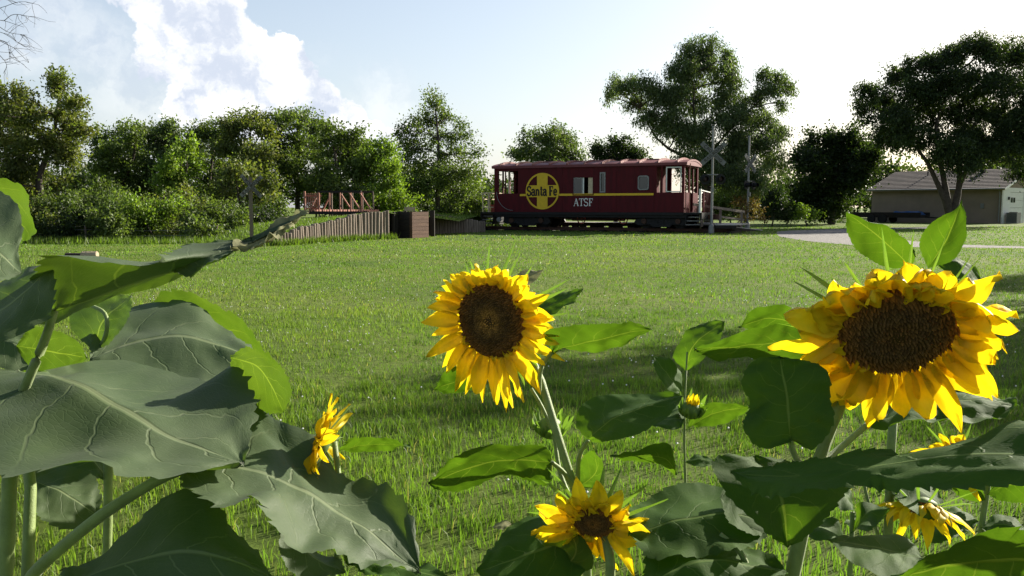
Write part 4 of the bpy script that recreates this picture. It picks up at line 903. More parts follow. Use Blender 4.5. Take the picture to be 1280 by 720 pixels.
# ------------------------------------------------------------------ house
def house():
    A = Vector((31.5, 78.0, 0)); B = Vector((38.5, 70.0, 0)); ang = math.atan2(B.y - A.y, B.x - A.x); L = (B - A).length; D = 10.0; He = 2.85; Hr = 4.45
    root = thing('tan_house', 'low tan house with brown gable roof and white garage door', 'house', A, ang)
    MB().holed(0, L, 0, He, [], 0, .2).obj('wall', M_['house'], root); MB().holed(0, L, 0, He, [], D - .2, D).obj('wall', M_['house'], root)
    for x in (0, L - .2):
        m = MB()
        if x: m.holed(.2, D - .2, 0, He, [(1.7, 4.6, 0, 2.5)], 0, .2)
        else: m.holed(.2, D - .2, 0, He, [], 0, .2)
        m.V = [Vector((x + v.y, v.x, v.z)) for v in m.V]; m.obj('gable_wall', M_['white' if x else 'house'], root)
        m = MB().prism([(0.0, He), (D, He), (D / 2, Hr - .02)], x, x + .2); m.V = [Vector((v.y, v.x, v.z)) for v in m.V]; m.obj('gable', M_['house'], root)
    rf = None
    for s in (0, 1):
        m = MB(); e = .45; y0, z0 = -e, He - e * (Hr - He) / (D / 2); rows = 14
        for i in range(rows):   # shingle courses
            t0, t1 = i / rows, (i + 1) / rows + .01; ya, yb = y0 + (D / 2 - y0) * t0, y0 + (D / 2 - y0) * t1; za, zb = z0 + (Hr - z0) * t0, z0 + (Hr - z0) * t1
            yy = (lambda y: y) if not s else (lambda y: D - y)
            n = len(m.V); m.V += [Vector(q) for q in ((-.35, yy(ya), za + .10), (L + .35, yy(ya), za + .10), (L + .35, yy(yb), zb + .055), (-.35, yy(yb), zb + .055), (-.35, yy(ya), za + .03), (L + .35, yy(ya), za + .03), (L + .35, yy(yb), zb + .02), (-.35, yy(yb), zb + .02))]
            m.F += [[n, n + 1, n + 2, n + 3], [n + 4, n + 7, n + 6, n + 5], [n, n + 4, n + 5, n + 1], [n + 1, n + 5, n + 6, n + 2], [n, n + 3, n + 7, n + 4]]
        rf = m.obj('roof', M_['shingle'], root)
        yy = 0 if not s else D
        r = MB(); a = Vector((L + .34, y0 if not s else D - y0, z0 - .02)); b = Vector((L + .34, D / 2, Hr - .02)); r.bar(a, b, .05, .18); r.obj('rake_board', M_['white'], root)
    MB().box((L / 2, -.44, He - .13), (L + .7, .05, .16)).obj('fascia', M_['white' if False else 'house'], root); MB().box((L / 2, -.2, He - .17), (L + .6, .46, .03)).obj('soffit', M_['house'], root)
    MB().tube([(-.35, -.50, He - .08), (L + .35, -.50, He - .10)], .055, 8).obj('gutter', M_['steel'], root); MB().tube([(L - .15, -.47, He - .1), (L - .15, -.07, He - .35), (L - .15, -.07, .1)], .04, 8).obj('downspout', M_['steel'], root)
    MB().tube([(3.2, 3.6, Hr - .5), (3.2, 3.6, Hr + .1)], .06, 8).obj('vent_pipe', M_['black'], root); MB().box((7.6, 3.9, Hr - .12), (.4, .3, .22)).obj('roof_vent', M_['black'], root)
    dr = MB()
    for j in range(4): dr.box((L - .06, 3.15, .32 + j * .62), (.05, 2.9, .60))
    gd_ = dr.obj('garage_door', M_['white'], root)
    for y in (2.1, 2.62): MB().box((L - .025, y, 1.87), (.03, .36, .40)).obj('door_window', M_['glass'], gd_)
    MB().box((L + .05, 1.3, 2.0), (.1, .18, .24)).obj('wall_lamp', M_['black'], root)
    MB().box((L - .01, .04, He / 2), (.05, .08, He)).obj('corner_board', M_['white'], root)
    MB().box((9.2, -.04, 1.4), (.25, .08, .4)).obj('meter_box', M_['steel'], root)
    R = Matrix.Rotation(ang, 3, 'Z')
    q = A + R @ Vector((L + .55, 1.0, 0)); t = thing('air_conditioner', 'grey air conditioner box beside the white garage door', 'air conditioner', q, ang); MB().box((0, 0, .45), (.8, .8, .86)).obj('case', M_['steel'], t); MB().disc((0, 0, .90), .3, .04, 'z', 20).obj('fan_grille', M_['black'], t)
    for z in np.arange(.15, .8, .09): MB().box((0, -.41, z), (.7, .02, .03)).obj('louvre', M_['black'], t)
    q = A + R @ Vector((2.2, -2.0, 0)); t = thing('flat_trailer', 'low dark trailer with a blue tarp parked along the house wall', 'trailer', q, ang)
    MB().box((0, 0, .55), (6.8, 1.7, .22)).obj('bed', M_['dark_wood'], t); MB().box((0, -.84, .75), (6.8, .05, .24)).obj('side_board', M_['dark_wood'], t); MB().box((0, .84, .75), (6.8, .05, .24)).obj('side_board', M_['dark_wood'], t); MB().bar((3.4, 0, .5), (4.6, 0, .42), .1).obj('drawbar', M_['black'], t)
    for x in (-.7, .3):
        for y in (-.92, .92): MB().disc((x, y, .33), .33, .2, 'y', 20).obj('wheel', M_['black'], t)
    m = MB(); V = []; Fc = []; nx, ny = 14, 8
    for i in range(nx + 1):
        for j in range(ny + 1):
            x = .9 + 2.2 * i / nx; y = -.75 + 1.5 * j / ny; ed = min(i, nx - i, j, ny - j); V.append((x, y, .67 + (.26 + .12 * noise.noise(Vector((x * 2, y * 2, 1)))) * (1 if ed else 0)))
    for i in range(nx):
        for j in range(ny): k = i * (ny + 1) + j; Fc.append([k, k + ny + 1, k + ny + 2, k + 1])
    tp = mesh('tarp', V, Fc, M_['blue'], t, smooth=True)
house()
# ------------------------------------------------------------------ sunflowers
def vec_noise(p, s): return np.array([noise.noise_vector(Vector(q) * s) for q in p])
def leaf(plant, mid, left, right, nu=56, teeth=1.0, camber=0.06, ripple=0.010, mt='leaf', tooth_n=15, name='leaf', nv=7):
    """loft a leaf from its midrib and both margins, each traced as (px, py, depth)"""
    m = catmull([P(*p) for p in mid], nu + 1); b, t = mid[0], mid[-1]
    l = catmull([P(*p) for p in [b] + left + [t]], nu + 1); r = catmull([P(*p) for p in [b] + right + [t]], nu + 1)
    V = []; UV = []; size = np.linalg.norm(m[-1] - m[0]); sd = random.uniform(0, 99)
    for i in range(nu + 1):
        u = i / nu; tan = m[min(i + 1, nu)] - m[max(i - 1, 0)]; ft = (u * tooth_n) % 1.0
        for sgn, e in ((-1, l[i]), (1, r[i])):
            side_v = e - m[i]; w = np.linalg.norm(side_v)
            nrm = np.cross(tan, side_v * sgn); ln = np.linalg.norm(nrm); nrm = nrm / ln if ln > 1e-9 else np.array([0, 0, 1.])
            tooth = teeth * .034 * size * (1 - ft) * min(1, u * 6) * min(1, (1 - u) * 7 + .1) * random.uniform(.5, 1.4)
            mg = l if sgn < 0 else r; tm = mg[min(i + 1, nu)] - mg[max(i - 1, 0)]; tm = tm / (np.linalg.norm(tm) + 1e-9); sd_ = side_v / (w + 1e-9)
            outw = sd_ - tm * sd_.dot(tm); lo = np.linalg.norm(outw); outw = outw / lo if lo > .05 else sd_
            outw = outw - tm * .6
            js = range(nv, 0, -1) if sgn < 0 else range(0, nv + 1)
            for j in js:
                v = j / nv; p = m[i] + side_v * v + (outw * tooth if j == nv else 0) + nrm * camber * w * math.sin(math.pi * v)
                # quilted blade between veins and a wavy margin
                k = noise.noise(Vector((u * 6 + sd, v * sgn * 2.2, sd))) * ripple * (0.3 + v) + noise.noise(Vector((u * 16 + sd, v * sgn * 4, sd))) * ripple * .35 * v
                q = abs(((u - .30 * v ** 1.25) * 5.6 + (.47 if sgn > 0 else 0)) % 1 - .5); k -= ripple * .12 * (q < .12) * (v > .05) * (1 - v)
                p = p + nrm * k * size * 4; V.append(p); UV.append((u, sgn * v))
    W = 2 * nv + 1; Fc = []
    for i in range(nu):
        for j in range(W - 1): k = i * W + j; Fc.append([k, k + 1, k + W + 1, k + W])
    o = mesh(name, V, Fc, M_[mt], plant, smooth=True, uv=UV)
    return o
def stalk(plant, pts, r0, r1=None, name='stem', to_ground=False, k=10, n=18):
    q = [P(*p) for p in pts]
    if to_ground:
        e = q[-1]; q += [Vector((e.x + .01, e.y + .02, e.z * .5)), Vector((e.x + .015, e.y + .03, -.03))]
    pl = catmull(q, n); r1 = r1 or r0
    return MB().tube(pl, list(np.linspace(r1, r0, n)), k).obj(name, M_['stem'], plant, smooth=True)
def petal(head, base, rad, n, L, W, tilt, curl, droop, twist, ruff, name='petal', mt='petal', shade=1.0, notch=True):
    nu, nv = 9, 6; V = []; C = []; sd = random.uniform(0, 99); streak = [random.uniform(.74, 1.05) for _ in range(7)]; brown = .35 if random.random() < .15 else 1; tang = n.cross(rad).normalized()
    prev = None
    for i in range(nu + 1):
        t = i / nu
        c = base + rad * (L * t * math.cos(tilt * t + curl * t)) + n * (L * (math.sin(tilt) * t - curl * t * t * .5)) + Vector((0, 0, -1)) * (droop * L * t * t) + tang * (twist * .12 * L * t * t)
        w = W * (math.sin(math.pi * min(1, .10 + t * .90) ** .72) ** .75 if t < 1 else .06) * (1 if t < .97 else .5)
        tw = twist * t; sdv = tang * math.cos(tw) + n * math.sin(tw); nn = n * math.cos(tw) - tang * math.sin(tw)
        for j in range(nv + 1):
            v = j / nv * 2 - 1
            z = (v * v * .38 * w * (1.2 - t)) + ruff * W * noise.noise(Vector((t * 3.1 + sd, v * 1.4, sd))) + (.035 * W if j % 2 else 0)
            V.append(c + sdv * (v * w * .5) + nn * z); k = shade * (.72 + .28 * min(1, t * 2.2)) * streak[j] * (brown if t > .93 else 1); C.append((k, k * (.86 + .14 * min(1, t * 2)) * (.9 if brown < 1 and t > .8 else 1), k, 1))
    Fc = [[i * (nv + 1) + j, i * (nv + 1) + j + 1, (i + 1) * (nv + 1) + j + 1, (i + 1) * (nv + 1) + j] for i in range(nu) for j in range(nv)]
    return mesh(name, V, Fc, M_[mt], head, smooth=True, col=C)
def flower_head(plant, ctr, n, R, L, W, count, seed, tilt=.1, curl=.3, droop=.12, bracts=14, bract_len=1.0, centre_col=(1.6, 1.3, .7), petals=True, skip=None, dome=.22, ruff=.25, wild=1.0, bract_w=.30):
    random.seed(seed); c = P(*ctr); n = Vector(n).normalized(); up = Vector((0, 0, 1)); u = up.cross(n).normalized(); v = n.cross(u)
    # receptacle: green cup behind the disc
    prof = [(.25, -.55), (.55, -.48), (.85, -.30), (1.0, -.08), (.98, .0)]; V = []; Fc = []; k = 28
    for (r, z) in prof:
        for j in range(k): a = 2 * math.pi * j / k; V.append(c + (u * math.cos(a) + v * math.sin(a)) * R * r + n * (z * R))
    for i in range(len(prof) - 1):
        for j in range(k): Fc.append([i * k + j, i * k + (j + 1) % k, (i + 1) * k + (j + 1) % k, (i + 1) * k + j])
    Fc.append(list(range(k))[::-1]); head = mesh('flower_head', V, Fc, M_['bract'], plant, smooth=True)
    # disc of florets in a spiral
    V = []; Fc = []; C = []; N = 900
    for i in range(N):
        f = math.sqrt((i + .5) / N); a = i * 2.399963; r = R * f; z = R * (dome * (1 - f * f) - (.10 * math.exp(-(f / .28) ** 2))); s = R * .058 * (.75 + .5 * f); hgt = R * (.03 + .10 * f * f + .05 * math.exp(-(f / .2) ** 2)) * random.uniform(.6, 1.4)
        o = c + (u * math.cos(a) + v * math.sin(a)) * r + n * z; b = len(V); e1 = u * math.cos(a) + v * math.sin(a); e2 = n.cross(e1)
        for q in range(4): V.append(o + (e1 * math.cos(q * 1.5708) + e2 * math.sin(q * 1.5708)) * s - n * s * .5)
        V.append(o + n * hgt + e1 * hgt * random.uniform(-.4, .4))
        for q in range(4): Fc.append([b + q, b + (q + 1) % 4, b + 4])
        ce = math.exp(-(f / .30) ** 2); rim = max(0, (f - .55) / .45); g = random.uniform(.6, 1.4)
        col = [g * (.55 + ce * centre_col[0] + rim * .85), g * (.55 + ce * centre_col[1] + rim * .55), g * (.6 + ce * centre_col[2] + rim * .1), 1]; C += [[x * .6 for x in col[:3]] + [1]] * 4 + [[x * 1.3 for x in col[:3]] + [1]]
    b = len(V); V.append(c + n * R * dome * .8); C.append((.3, .3, .3, 1))
    for j in range(24): a = 2 * math.pi * j / 24; V.append(c + (u * math.cos(a) + v * math.sin(a)) * R * .99); C.append((.4, .35, .3, 1))
    for j in range(24): Fc.append([b, b + 1 + j, b + 1 + (j + 1) % 24])
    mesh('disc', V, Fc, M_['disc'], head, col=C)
    if petals:
        for i in range(count):
            lay = i % 2; a = 2 * math.pi * (i + random.uniform(-.32, .32)) / count
            if skip and skip(a): continue
            rad = u * math.cos(a) + v * math.sin(a); base = c + rad * R * (.97 if lay else 1.0) + n * R * (.04 if lay else -.10)
            if random.random() < wild * .12: continue
            hang = max(0, -rad.z); rise = max(0, rad.z)
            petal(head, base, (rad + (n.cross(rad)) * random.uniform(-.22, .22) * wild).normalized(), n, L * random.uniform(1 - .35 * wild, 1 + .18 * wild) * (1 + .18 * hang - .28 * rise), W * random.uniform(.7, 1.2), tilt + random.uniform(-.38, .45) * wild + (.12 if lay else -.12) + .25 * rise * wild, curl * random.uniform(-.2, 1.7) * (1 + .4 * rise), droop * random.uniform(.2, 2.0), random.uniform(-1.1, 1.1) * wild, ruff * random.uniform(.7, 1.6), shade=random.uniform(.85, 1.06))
        for i in range(7):     # a few curled-in florets over the rim
            a = random.uniform(0, 6.28); rad = u * math.cos(a) + v * math.sin(a); petal(head, c + rad * R * 1.0, (rad * -.25 + n).normalized(), -rad, L * .42, W * .6, .2, 1.2, .05, random.uniform(-1, 1), .5, shade=.95)
    for i in range(bracts):
        a = 2 * math.pi * (i + random.uniform(-.4, .4)) / bracts; rad = u * math.cos(a) + v * math.sin(a)
        petal(head, c + rad * R * .92 - n * R * .18, (rad * .82 - n * .25).normalized(), n, L * 1.15 * bract_len * random.uniform(.75, 1.25), W * bract_w * random.uniform(.6, 1.1), -.1, random.uniform(-.5, .4), -.05, random.uniform(-.4, .4), .2, name='bract', mt='bract')
    return head
def bud(plant, ctr, R, tip=None, seed=1):
    random.seed(seed); c = P(*ctr); V = []; n = Vector((.1, -.3, .95)).normalized(); u = n.cross(Vector((1, 0, 0))).normalized(); v = n.cross(u)
    pr = [(.3, -.9), (.8, -.6), (1, -.1), (.8, .45), (.35, .8)]; k = 14; Fc = []
    for r, z in pr:
        for j in range(k): a = 6.283 * j / k; V.append(c + (u * math.cos(a) + v * math.sin(a)) * r * R + n * z * R)
    for i in range(4):
        for j in range(k): Fc.append([i * k + j, i * k + (j + 1) % k, (i + 1) * k + (j + 1) % k, (i + 1) * k + j])
    Fc.append(list(range(k))[::-1]); Fc.append([4 * k + j for j in range(k)])
    h = mesh('bud', V, Fc, M_['bract'], plant, smooth=True)
    for i in range(16):
        a = 6.283 * i / 16 + random.uniform(-.2, .2); rad = u * math.cos(a) + v * math.sin(a); petal(h, c + rad * R * .85 - n * R * .5, (n * .9 + rad * .35).normalized(), rad, R * random.uniform(1.4, 2.1), R * .5, .1, random.uniform(-.3, .8), 0, random.uniform(-.4, .4), .2, name='bract', mt='bract')
    if tip:
        for i in range(8): a = 6.283 * i / 8; rad = u * math.cos(a) + v * math.sin(a); petal(h, c + n * R * .5 + rad * R * .3, (n + rad * .3).normalized(), rad, R * 1.1, R * .5, 0, .2, 0, .3, .2, shade=.8)
def plant(label, px, d, group=None):
    p = P(px, 500, d); return thing('sunflower', label, 'sunflower', Vector((p.x, p.y, 0)), world_child=True)

def leafg(*a, **k): k.setdefault('mt', 'grey_leaf'); return leaf(*a, **k)
# --- big leafy plant at the left
pl = plant('tall sunflower without open bloom, its huge grey green leaves filling the corner', 10, .74)
stalk(pl, [(18, 490, .80), (12, 590, .76), (8, 700, .74), (4, 800, .74)], .0075, .006, to_ground=True)
stalk(pl, [(30, 520, .82), (38, 600, .80), (36, 700, .78), (30, 800, .76)], .006, .005, 'side_stem', to_ground=True)
leafg(pl, [(23, 464, .80), (90, 475, .76), (150, 508, .73), (215, 545, .71), (305, 580, .70)],
     [(75, 461, .86), (145, 454, .92), (215, 468, .92), (262, 480, .89), (290, 462, .87), (313, 492, .81), (309, 545, .74)],
     [(-70, 470, .76), (-80, 560, .66), (0, 590, .62), (70, 582, .62), (130, 578, .62), (158, 592, .62), (235, 591, .65)], nu=72, tooth_n=18, ripple=.008)
leafg(pl, [(68, 388, .75), (130, 370, .76), (200, 345, .78), (265, 325, .80), (330, 296, .83), (382, 266, .86)],
     [(48, 352, .70), (68, 322, .66), (130, 326, .67), (205, 329, .73), (236, 306, .80), (290, 303, .83), (318, 297, .84), (350, 280, .855)],
     [(60, 402, .80), (110, 386, .83), (180, 360, .84), (255, 335, .84), (298, 308, .83), (318, 303, .83), (350, 286, .85)], nu=72, tooth_n=22, ripple=.006)
leafg(pl, [(208, 334, .785), (250, 322, .79), (300, 306, .82)], [(230, 308, .81), (265, 303, .83), (290, 302, .84)], [(235, 344, .77), (258, 331, .775), (285, 316, .80)], nu=48, ripple=.012, camber=.12, name='folded_leaf_tip')
leafg(pl, [(288, 311, .805), (325, 299, .82), (352, 284, .84), (386, 264, .86)], [(300, 303, .82), (335, 288, .845), (360, 273, .86)], [(312, 311, .81), (338, 298, .82), (366, 280, .85)], nu=48, ripple=.03, mt='straw', camber=.3, name='withered_leaf_tip')
stalk(pl, [(68, 388, .75), (56, 425, .745), (38, 468, .75), (16, 520, .77)], .0045, .0035, 'petiole')
leafg(pl, [(-60, 290, .60), (-20, 300, .60), (28, 342, .60)], [(-30, 235, .68), (2, 243, .68), (20, 258, .665), (27, 290, .64), (21, 318, .62)], [(-60, 350, .55), (-10, 350, .57)])
leafg(pl, [(-60, 235, .76), (0, 250, .75), (30, 303, .75)], [(-30, 212, .72), (5, 222, .72), (32, 238, .72), (37, 265, .73), (44, 288, .74)], [(-40, 272, .80), (0, 290, .79), (15, 302, .77)])
leafg(pl, [(66, 330, .70), (35, 362, .69), (0, 388, .68), (-60, 415, .68)], [(44, 334, .74), (20, 346, .75), (-20, 364, .75)], [(69, 360, .675), (60, 394, .655), (30, 414, .64), (0, 430, .63), (-40, 442, .63)])
leafg(pl, [(20, 432, .90), (65, 440, .90), (109, 447, .90)], [(40, 410, .87), (70, 416, .87), (100, 430, .88)], [(35, 455, .92), (65, 468, .92), (95, 461, .91)], teeth=.3)
leafg(pl, [(-20, 420, 1.0), (20, 430, 1.0), (52, 452, 1.0)], [(0, 405, 1.03), (30, 412, 1.03), (50, 430, 1.02)], [(-10, 450, .98), (20, 465, .98)], teeth=.4)
leafg(pl, [(70, 735, .62), (160, 702, .62), (250, 690, .63), (342, 722, .65)], [(100, 705, .68), (160, 660, .70), (215, 622, .71), (262, 626, .70), (288, 660, .68), (322, 692, .67)], [(150, 780, .57), (250, 790, .57), (320, 765, .60)], nu=72, tooth_n=18)
stalk(pl, [(225, 588, .70), (190, 604, .70), (130, 642, .70), (75, 686, .71), (40, 720, .72), (18, 760, .74)], .0055, .0042, 'petiole')
leafg(pl, [(225, 588, .70), (300, 584, .72), (380, 612, .72), (450, 658, .71), (526, 716, .70)],
     [(245, 530, .80), (300, 488, .86), (335, 505, .85), (355, 530, .83), (395, 560, .81), (425, 592, .79), (470, 604, .77), (505, 640, .74), (518, 676, .72)],
     [(235, 602, .67), (258, 626, .65), (285, 633, .64), (318, 622, .64), (338, 648, .63), (372, 684, .63), (420, 690, .65), (480, 706, .68)], nu=80, tooth_n=20, ripple=.012)
leafg(pl, [(34, 598, .84), (80, 616, .83), (122, 645, .83)], [(60, 582, .87), (110, 592, .87), (125, 618, .85)], [(45, 640, .80), (85, 662, .80)])
leafg(pl, [(360, 640, .80), (385, 690, .78), (432, 716, .78)], [(392, 688, .80), (420, 700, .80)], [(350, 690, .77), (380, 722, .76)], teeth=.6)
# --- second leafy plant right behind it
pl = plant('leafy sunflower stem standing just behind the huge grey leaf', 135, 1.05)
stalk(pl, [(118, 440, 1.02), (134, 560, 1.04), (135, 680, 1.05), (136, 780, 1.06)], .0062, .005, to_ground=True)
leafg(pl, [(112, 452, .95), (165, 428, 1.0), (235, 420, 1.02), (334, 452, 1.0)], [(120, 420, 1.0), (148, 393, 1.08), (190, 377, 1.12), (240, 380, 1.12), (280, 412, 1.10), (314, 432, 1.05)], [(130, 475, .90), (200, 484, .91), (260, 484, .93), (312, 470, .97)], nu=72, tooth_n=18)
leafg(pl, [(185, 402, 1.16), (270, 410, 1.18), (352, 508, 1.15)], [(205, 368, 1.13), (250, 374, 1.13), (300, 402, 1.13), (333, 438, 1.13), (356, 474, 1.14)], [(230, 432, 1.22), (300, 474, 1.22), (335, 506, 1.18)], nu=64, tooth_n=16)
leafg(pl, [(288, 446, .86), (326, 462, .84), (355, 516, .83)], [(310, 436, .84), (346, 455, .82), (362, 490, .82)], [(296, 478, .88), (325, 510, .86)])
leafg(pl, [(118, 440, 1.0), (130, 400, 1.0), (165, 370, 1.01)], [(92, 412, 1.02), (92, 384, 1.04), (130, 366, 1.04)], [(140, 425, .97), (160, 396, .98)])
stalk(pl, [(112, 381, .99), (131, 392, .98), (133, 415, .98), (122, 445, 1.0)], .0028, .002, 'petiole')
leafg(pl, [(136, 600, 1.05), (110, 570, 1.04), (70, 556, 1.03)], [(110, 596, 1.02), (80, 590, 1.02)], [(120, 552, 1.07), (90, 545, 1.06)])
# --- half open flower seen from the side
pl = plant('small sunflower seen from the side with upswept yellow petals beside the pale leaf', 420, .81)
stalk(pl, [(418, 552, 0.812), (428, 600, 0.805), (428, 660, 0.805), (418, 730, 0.805)], .0038, .0026, to_ground=True)
flower_head(pl, (403, 553, 0.798), (-.97, .02, .22), .0125, .034, .012, 28, 5, tilt=-.30, curl=.25, droop=-.10, bracts=6)
leaf(pl, [(424, 562, 0.805), (465, 556, 0.798), (513, 557, 0.805)], [(440, 549, 0.79), (480, 549, 0.79)], [(445, 566, 0.82), (485, 562, 0.82)], teeth=.8)
leaf(pl, [(425, 690, 0.805), (450, 660, 0.798), (470, 690, 0.784)], [(430, 665, 0.812), (455, 655, 0.812)], [(440, 705, 0.784), (465, 708, 0.784)])
leaf(pl, [(430, 700, 0.798), (480, 706, 0.770), (560, 722, 0.742)], [(470, 698, 0.798), (530, 706, 0.784)], [(470, 720, 0.749), (540, 732, 0.728)], teeth=.5)
# --- centre flower
pl = plant('sunflower with tall oval dark disc facing left, on a curved pale stem', 735, 1.03)
stalk(pl, [(648, 412, 1.075), (672, 462, 1.06), (690, 525, 1.03), (718, 605, 1.02), (730, 680, 1.02), (736, 760, 1.02)], .0058, .0046, to_ground=True)
flower_head(pl, (615, 401, 1.05), (-.50, -.84, -.12), .0455, .046, .018, 54, 13, wild=.5, tilt=.12, curl=.25, droop=.16, bracts=22, bract_len=.95, centre_col=(2.2, 2.0, 1.0))
stalk(pl, [(690, 440, 1.03), (676, 462, 1.035), (674, 490, 1.035)], .003, .0024, 'petiole')
leaf(pl, [(690, 440, 1.03), (725, 430, 1.02), (772, 419, 1.02), (816, 411, 1.03)], [(684, 416, 1.0), (735, 408, 1.0), (782, 404, 1.01)], [(706, 434, 1.05), (748, 438, 1.05), (785, 430, 1.04)], teeth=.5)
leaf(pl, [(605, 468, 1.11), (572, 476, 1.11), (542, 487, 1.11)], [(590, 456, 1.09), (560, 463, 1.09)], [(595, 484, 1.14), (562, 491, 1.13)], teeth=.4)
leaf(pl, [(662, 390, 1.09), (695, 379, 1.09), (729, 361, 1.09)], [(682, 372, 1.11), (712, 363, 1.11)], [(688, 393, 1.07), (716, 378, 1.07)], teeth=.3)
leaf(pl, [(640, 352, 1.10), (660, 344, 1.10), (680, 336, 1.10)], [(654, 338, 1.11), (670, 338, 1.11)], [(654, 356, 1.09), (670, 350, 1.09)], teeth=.2, mt='straw')
leaf(pl, [(690, 578, 1.0), (640, 574, .97), (590, 584, .95), (535, 604, .95)], [(680, 560, .98), (630, 556, .94), (590, 560, .92), (568, 572, .93), (550, 588, .94)], [(684, 606, 1.03), (640, 592, .99), (600, 606, .98), (560, 613, .97)], teeth=.6)
stalk(pl, [(690, 578, 1.0), (704, 590, 1.01), (716, 608, 1.02)], .003, .0024, 'petiole')
leaf(pl, [(735, 550, .98), (762, 526, .97), (806, 508, .97), (854, 495, .98)], [(720, 530, 1.01), (735, 501, 1.04), (772, 493, 1.04), (822, 491, 1.01)], [(762, 550, .94), (802, 536, .93), (838, 516, .95)], teeth=.5)
stalk(pl, [(735, 550, .98), (724, 572, 1.0), (722, 605, 1.02)], .0028, .0022, 'petiole')
stalk(pl, [(664, 486, 1.10), (678, 510, 1.09), (692, 545, 1.08), (700, 590, 1.06), (714, 625, 1.04)], .0028, .0022, 'side_stem')
bud(pl, (688, 534, 1.10), .016, seed=4)
leaf(pl, [(720, 612, 1.02), (745, 590, 1.0), (742, 562, 1.0)], [(722, 590, 1.03), (730, 570, 1.02)], [(752, 605, .98), (752, 580, .98)], teeth=.3)
# --- shaded drooping flower low in the middle
pl = plant('drooping sunflower in the shade with ragged petals round a small dark disc', 760, .90)
stalk(pl, [(752, 640, .93), (765, 690, .91), (762, 760, .90)], .006, .005, to_ground=True)
flower_head(pl, (742, 652, .90), (-.12, -.80, -.50), .023, .046, .0185, 26, 23, wild=.75, tilt=.05, curl=.35, droop=.10, bracts=12, centre_col=(1.2, .8, .3))
leaf(pl, [(785, 668, .88), (850, 650, .88), (910, 642, .88), (968, 656, .88)], [(795, 632, .94), (850, 610, .97), (900, 604, .97), (942, 618, .93)], [(820, 694, .83), (880, 694, .83), (935, 684, .84)], nu=64)
leaf(pl, [(735, 662, .95), (690, 682, .93), (640, 700, .92), (596, 714, .92)], [(705, 644, .99), (655, 650, .99), (620, 680, .96)], [(720, 730, .89), (660, 745, .88), (620, 735, .89)], nu=64)
leaf(pl, [(800, 735, .80), (880, 700, .82), (985, 716, .84)], [(820, 690, .86), (880, 678, .88), (940, 684, .88)], [(840, 770, .77), (920, 760, .78)], nu=64)
stalk(pl, [(900, 668, .86), (925, 690, .85), (942, 728, .84)], .0032, .0026, 'petiole')
leaf(pl, [(700, 716, .92), (720, 690, .91), (712, 660, .92)], [(684, 690, .93), (694, 668, .93)], [(740, 710, .9), (734, 680, .9)], teeth=.4)
leaf(pl, [(640, 655, 1.0), (628, 655, 1.0), (614, 659, 1.0)], [(630, 650, 1.01)], [(628, 662, .99)], teeth=.2, mt='straw', nu=20)
# --- budding stem
pl = plant('slender sunflower stem with an orange tipped bud and small leaves', 856, 1.3)
stalk(pl, [(859, 440, 1.30), (857, 480, 1.30), (855, 530, 1.30), (857, 612, 1.30), (860, 700, 1.30)], .0055, .0012, to_ground=True)
bud(pl, (864, 512, 1.27), .015, tip=True, seed=8)
leaf(pl, [(852, 492, 1.29), (836, 470, 1.28), (816, 445, 1.28)], [(852, 472, 1.31), (838, 450, 1.30)], [(836, 488, 1.26), (820, 466, 1.26)], teeth=.3)
leaf(pl, [(857, 464, 1.30), (868, 430, 1.30), (906, 402, 1.31)], [(843, 446, 1.32), (856, 416, 1.33), (884, 402, 1.33)], [(876, 452, 1.27), (900, 424, 1.28)], teeth=.4)
leaf(pl, [(856, 522, 1.28), (838, 524, 1.26), (806, 528, 1.25)], [(848, 508, 1.31), (824, 512, 1.30)], [(848, 536, 1.23), (824, 534, 1.23)], teeth=.3)
leaf(pl, [(860, 534, 1.29), (895, 516, 1.28), (938, 508, 1.28)], [(868, 512, 1.26), (900, 504, 1.26)], [(880, 534, 1.32), (915, 526, 1.31)], teeth=.3)
leaf(pl, [(846, 594, 1.26), (828, 572, 1.24), (762, 570, 1.23)], [(836, 556, 1.21), (800, 562, 1.21)], [(824, 580, 1.27), (790, 576, 1.26)], teeth=.3)
leaf(pl, [(857, 578, 1.30), (875, 574, 1.29), (898, 578, 1.28)], [(872, 568, 1.31)], [(876, 584, 1.27)], teeth=.2, nu=30)
# --- big flower at the right
pl = plant('largest sunflower with broad nodding brown disc and full yellow petals', 1010, .87)
stalk(pl, [(1112, 430, .835), (1075, 470, .85), (1038, 520, .87), (1024, 570, .87), (1008, 640, .87), (990, 720, .87), (980, 800, .87)], .0085, .0070, to_ground=True)
flower_head(pl, (1120, 414, .79), (-.10, -.80, -.59), .0505, .056, .026, 52, 31, wild=.55, tilt=.25, curl=.35, droop=.10, bracts=20, bract_len=.78, bract_w=.17, centre_col=(.25, .15, .02), ruff=.35)
leaf(pl, [(1140, 335, .88), (1100, 297, .86), (1058, 266, .83)], [(1112, 335, .90), (1075, 315, .87), (1060, 290, .85)], [(1142, 312, .86), (1110, 284, .84), (1082, 276, .83)], teeth=.3, ripple=.004)
leaf(pl, [(1160, 335, .88), (1184, 298, .86), (1203, 250, .83)], [(1150, 305, .87), (1164, 278, .85), (1190, 264, .83)], [(1188, 326, .88), (1206, 300, .87), (1207, 272, .85)], teeth=.3, ripple=.004)
leaf(pl, [(1170, 330, .89), (1200, 328, .89), (1228, 352, .90)], [(1195, 322, .90), (1220, 334, .90)], [(1190, 345, .88), (1212, 350, .88)], teeth=.2)
leaf(pl, [(1035, 424, 1.0), (960, 429, .98), (905, 434, .97), (868, 437, .97)], [(1000, 404, .97), (950, 412, .95), (905, 422, .96)], [(1000, 452, 1.03), (940, 450, 1.01), (890, 447, .985)], teeth=.4)
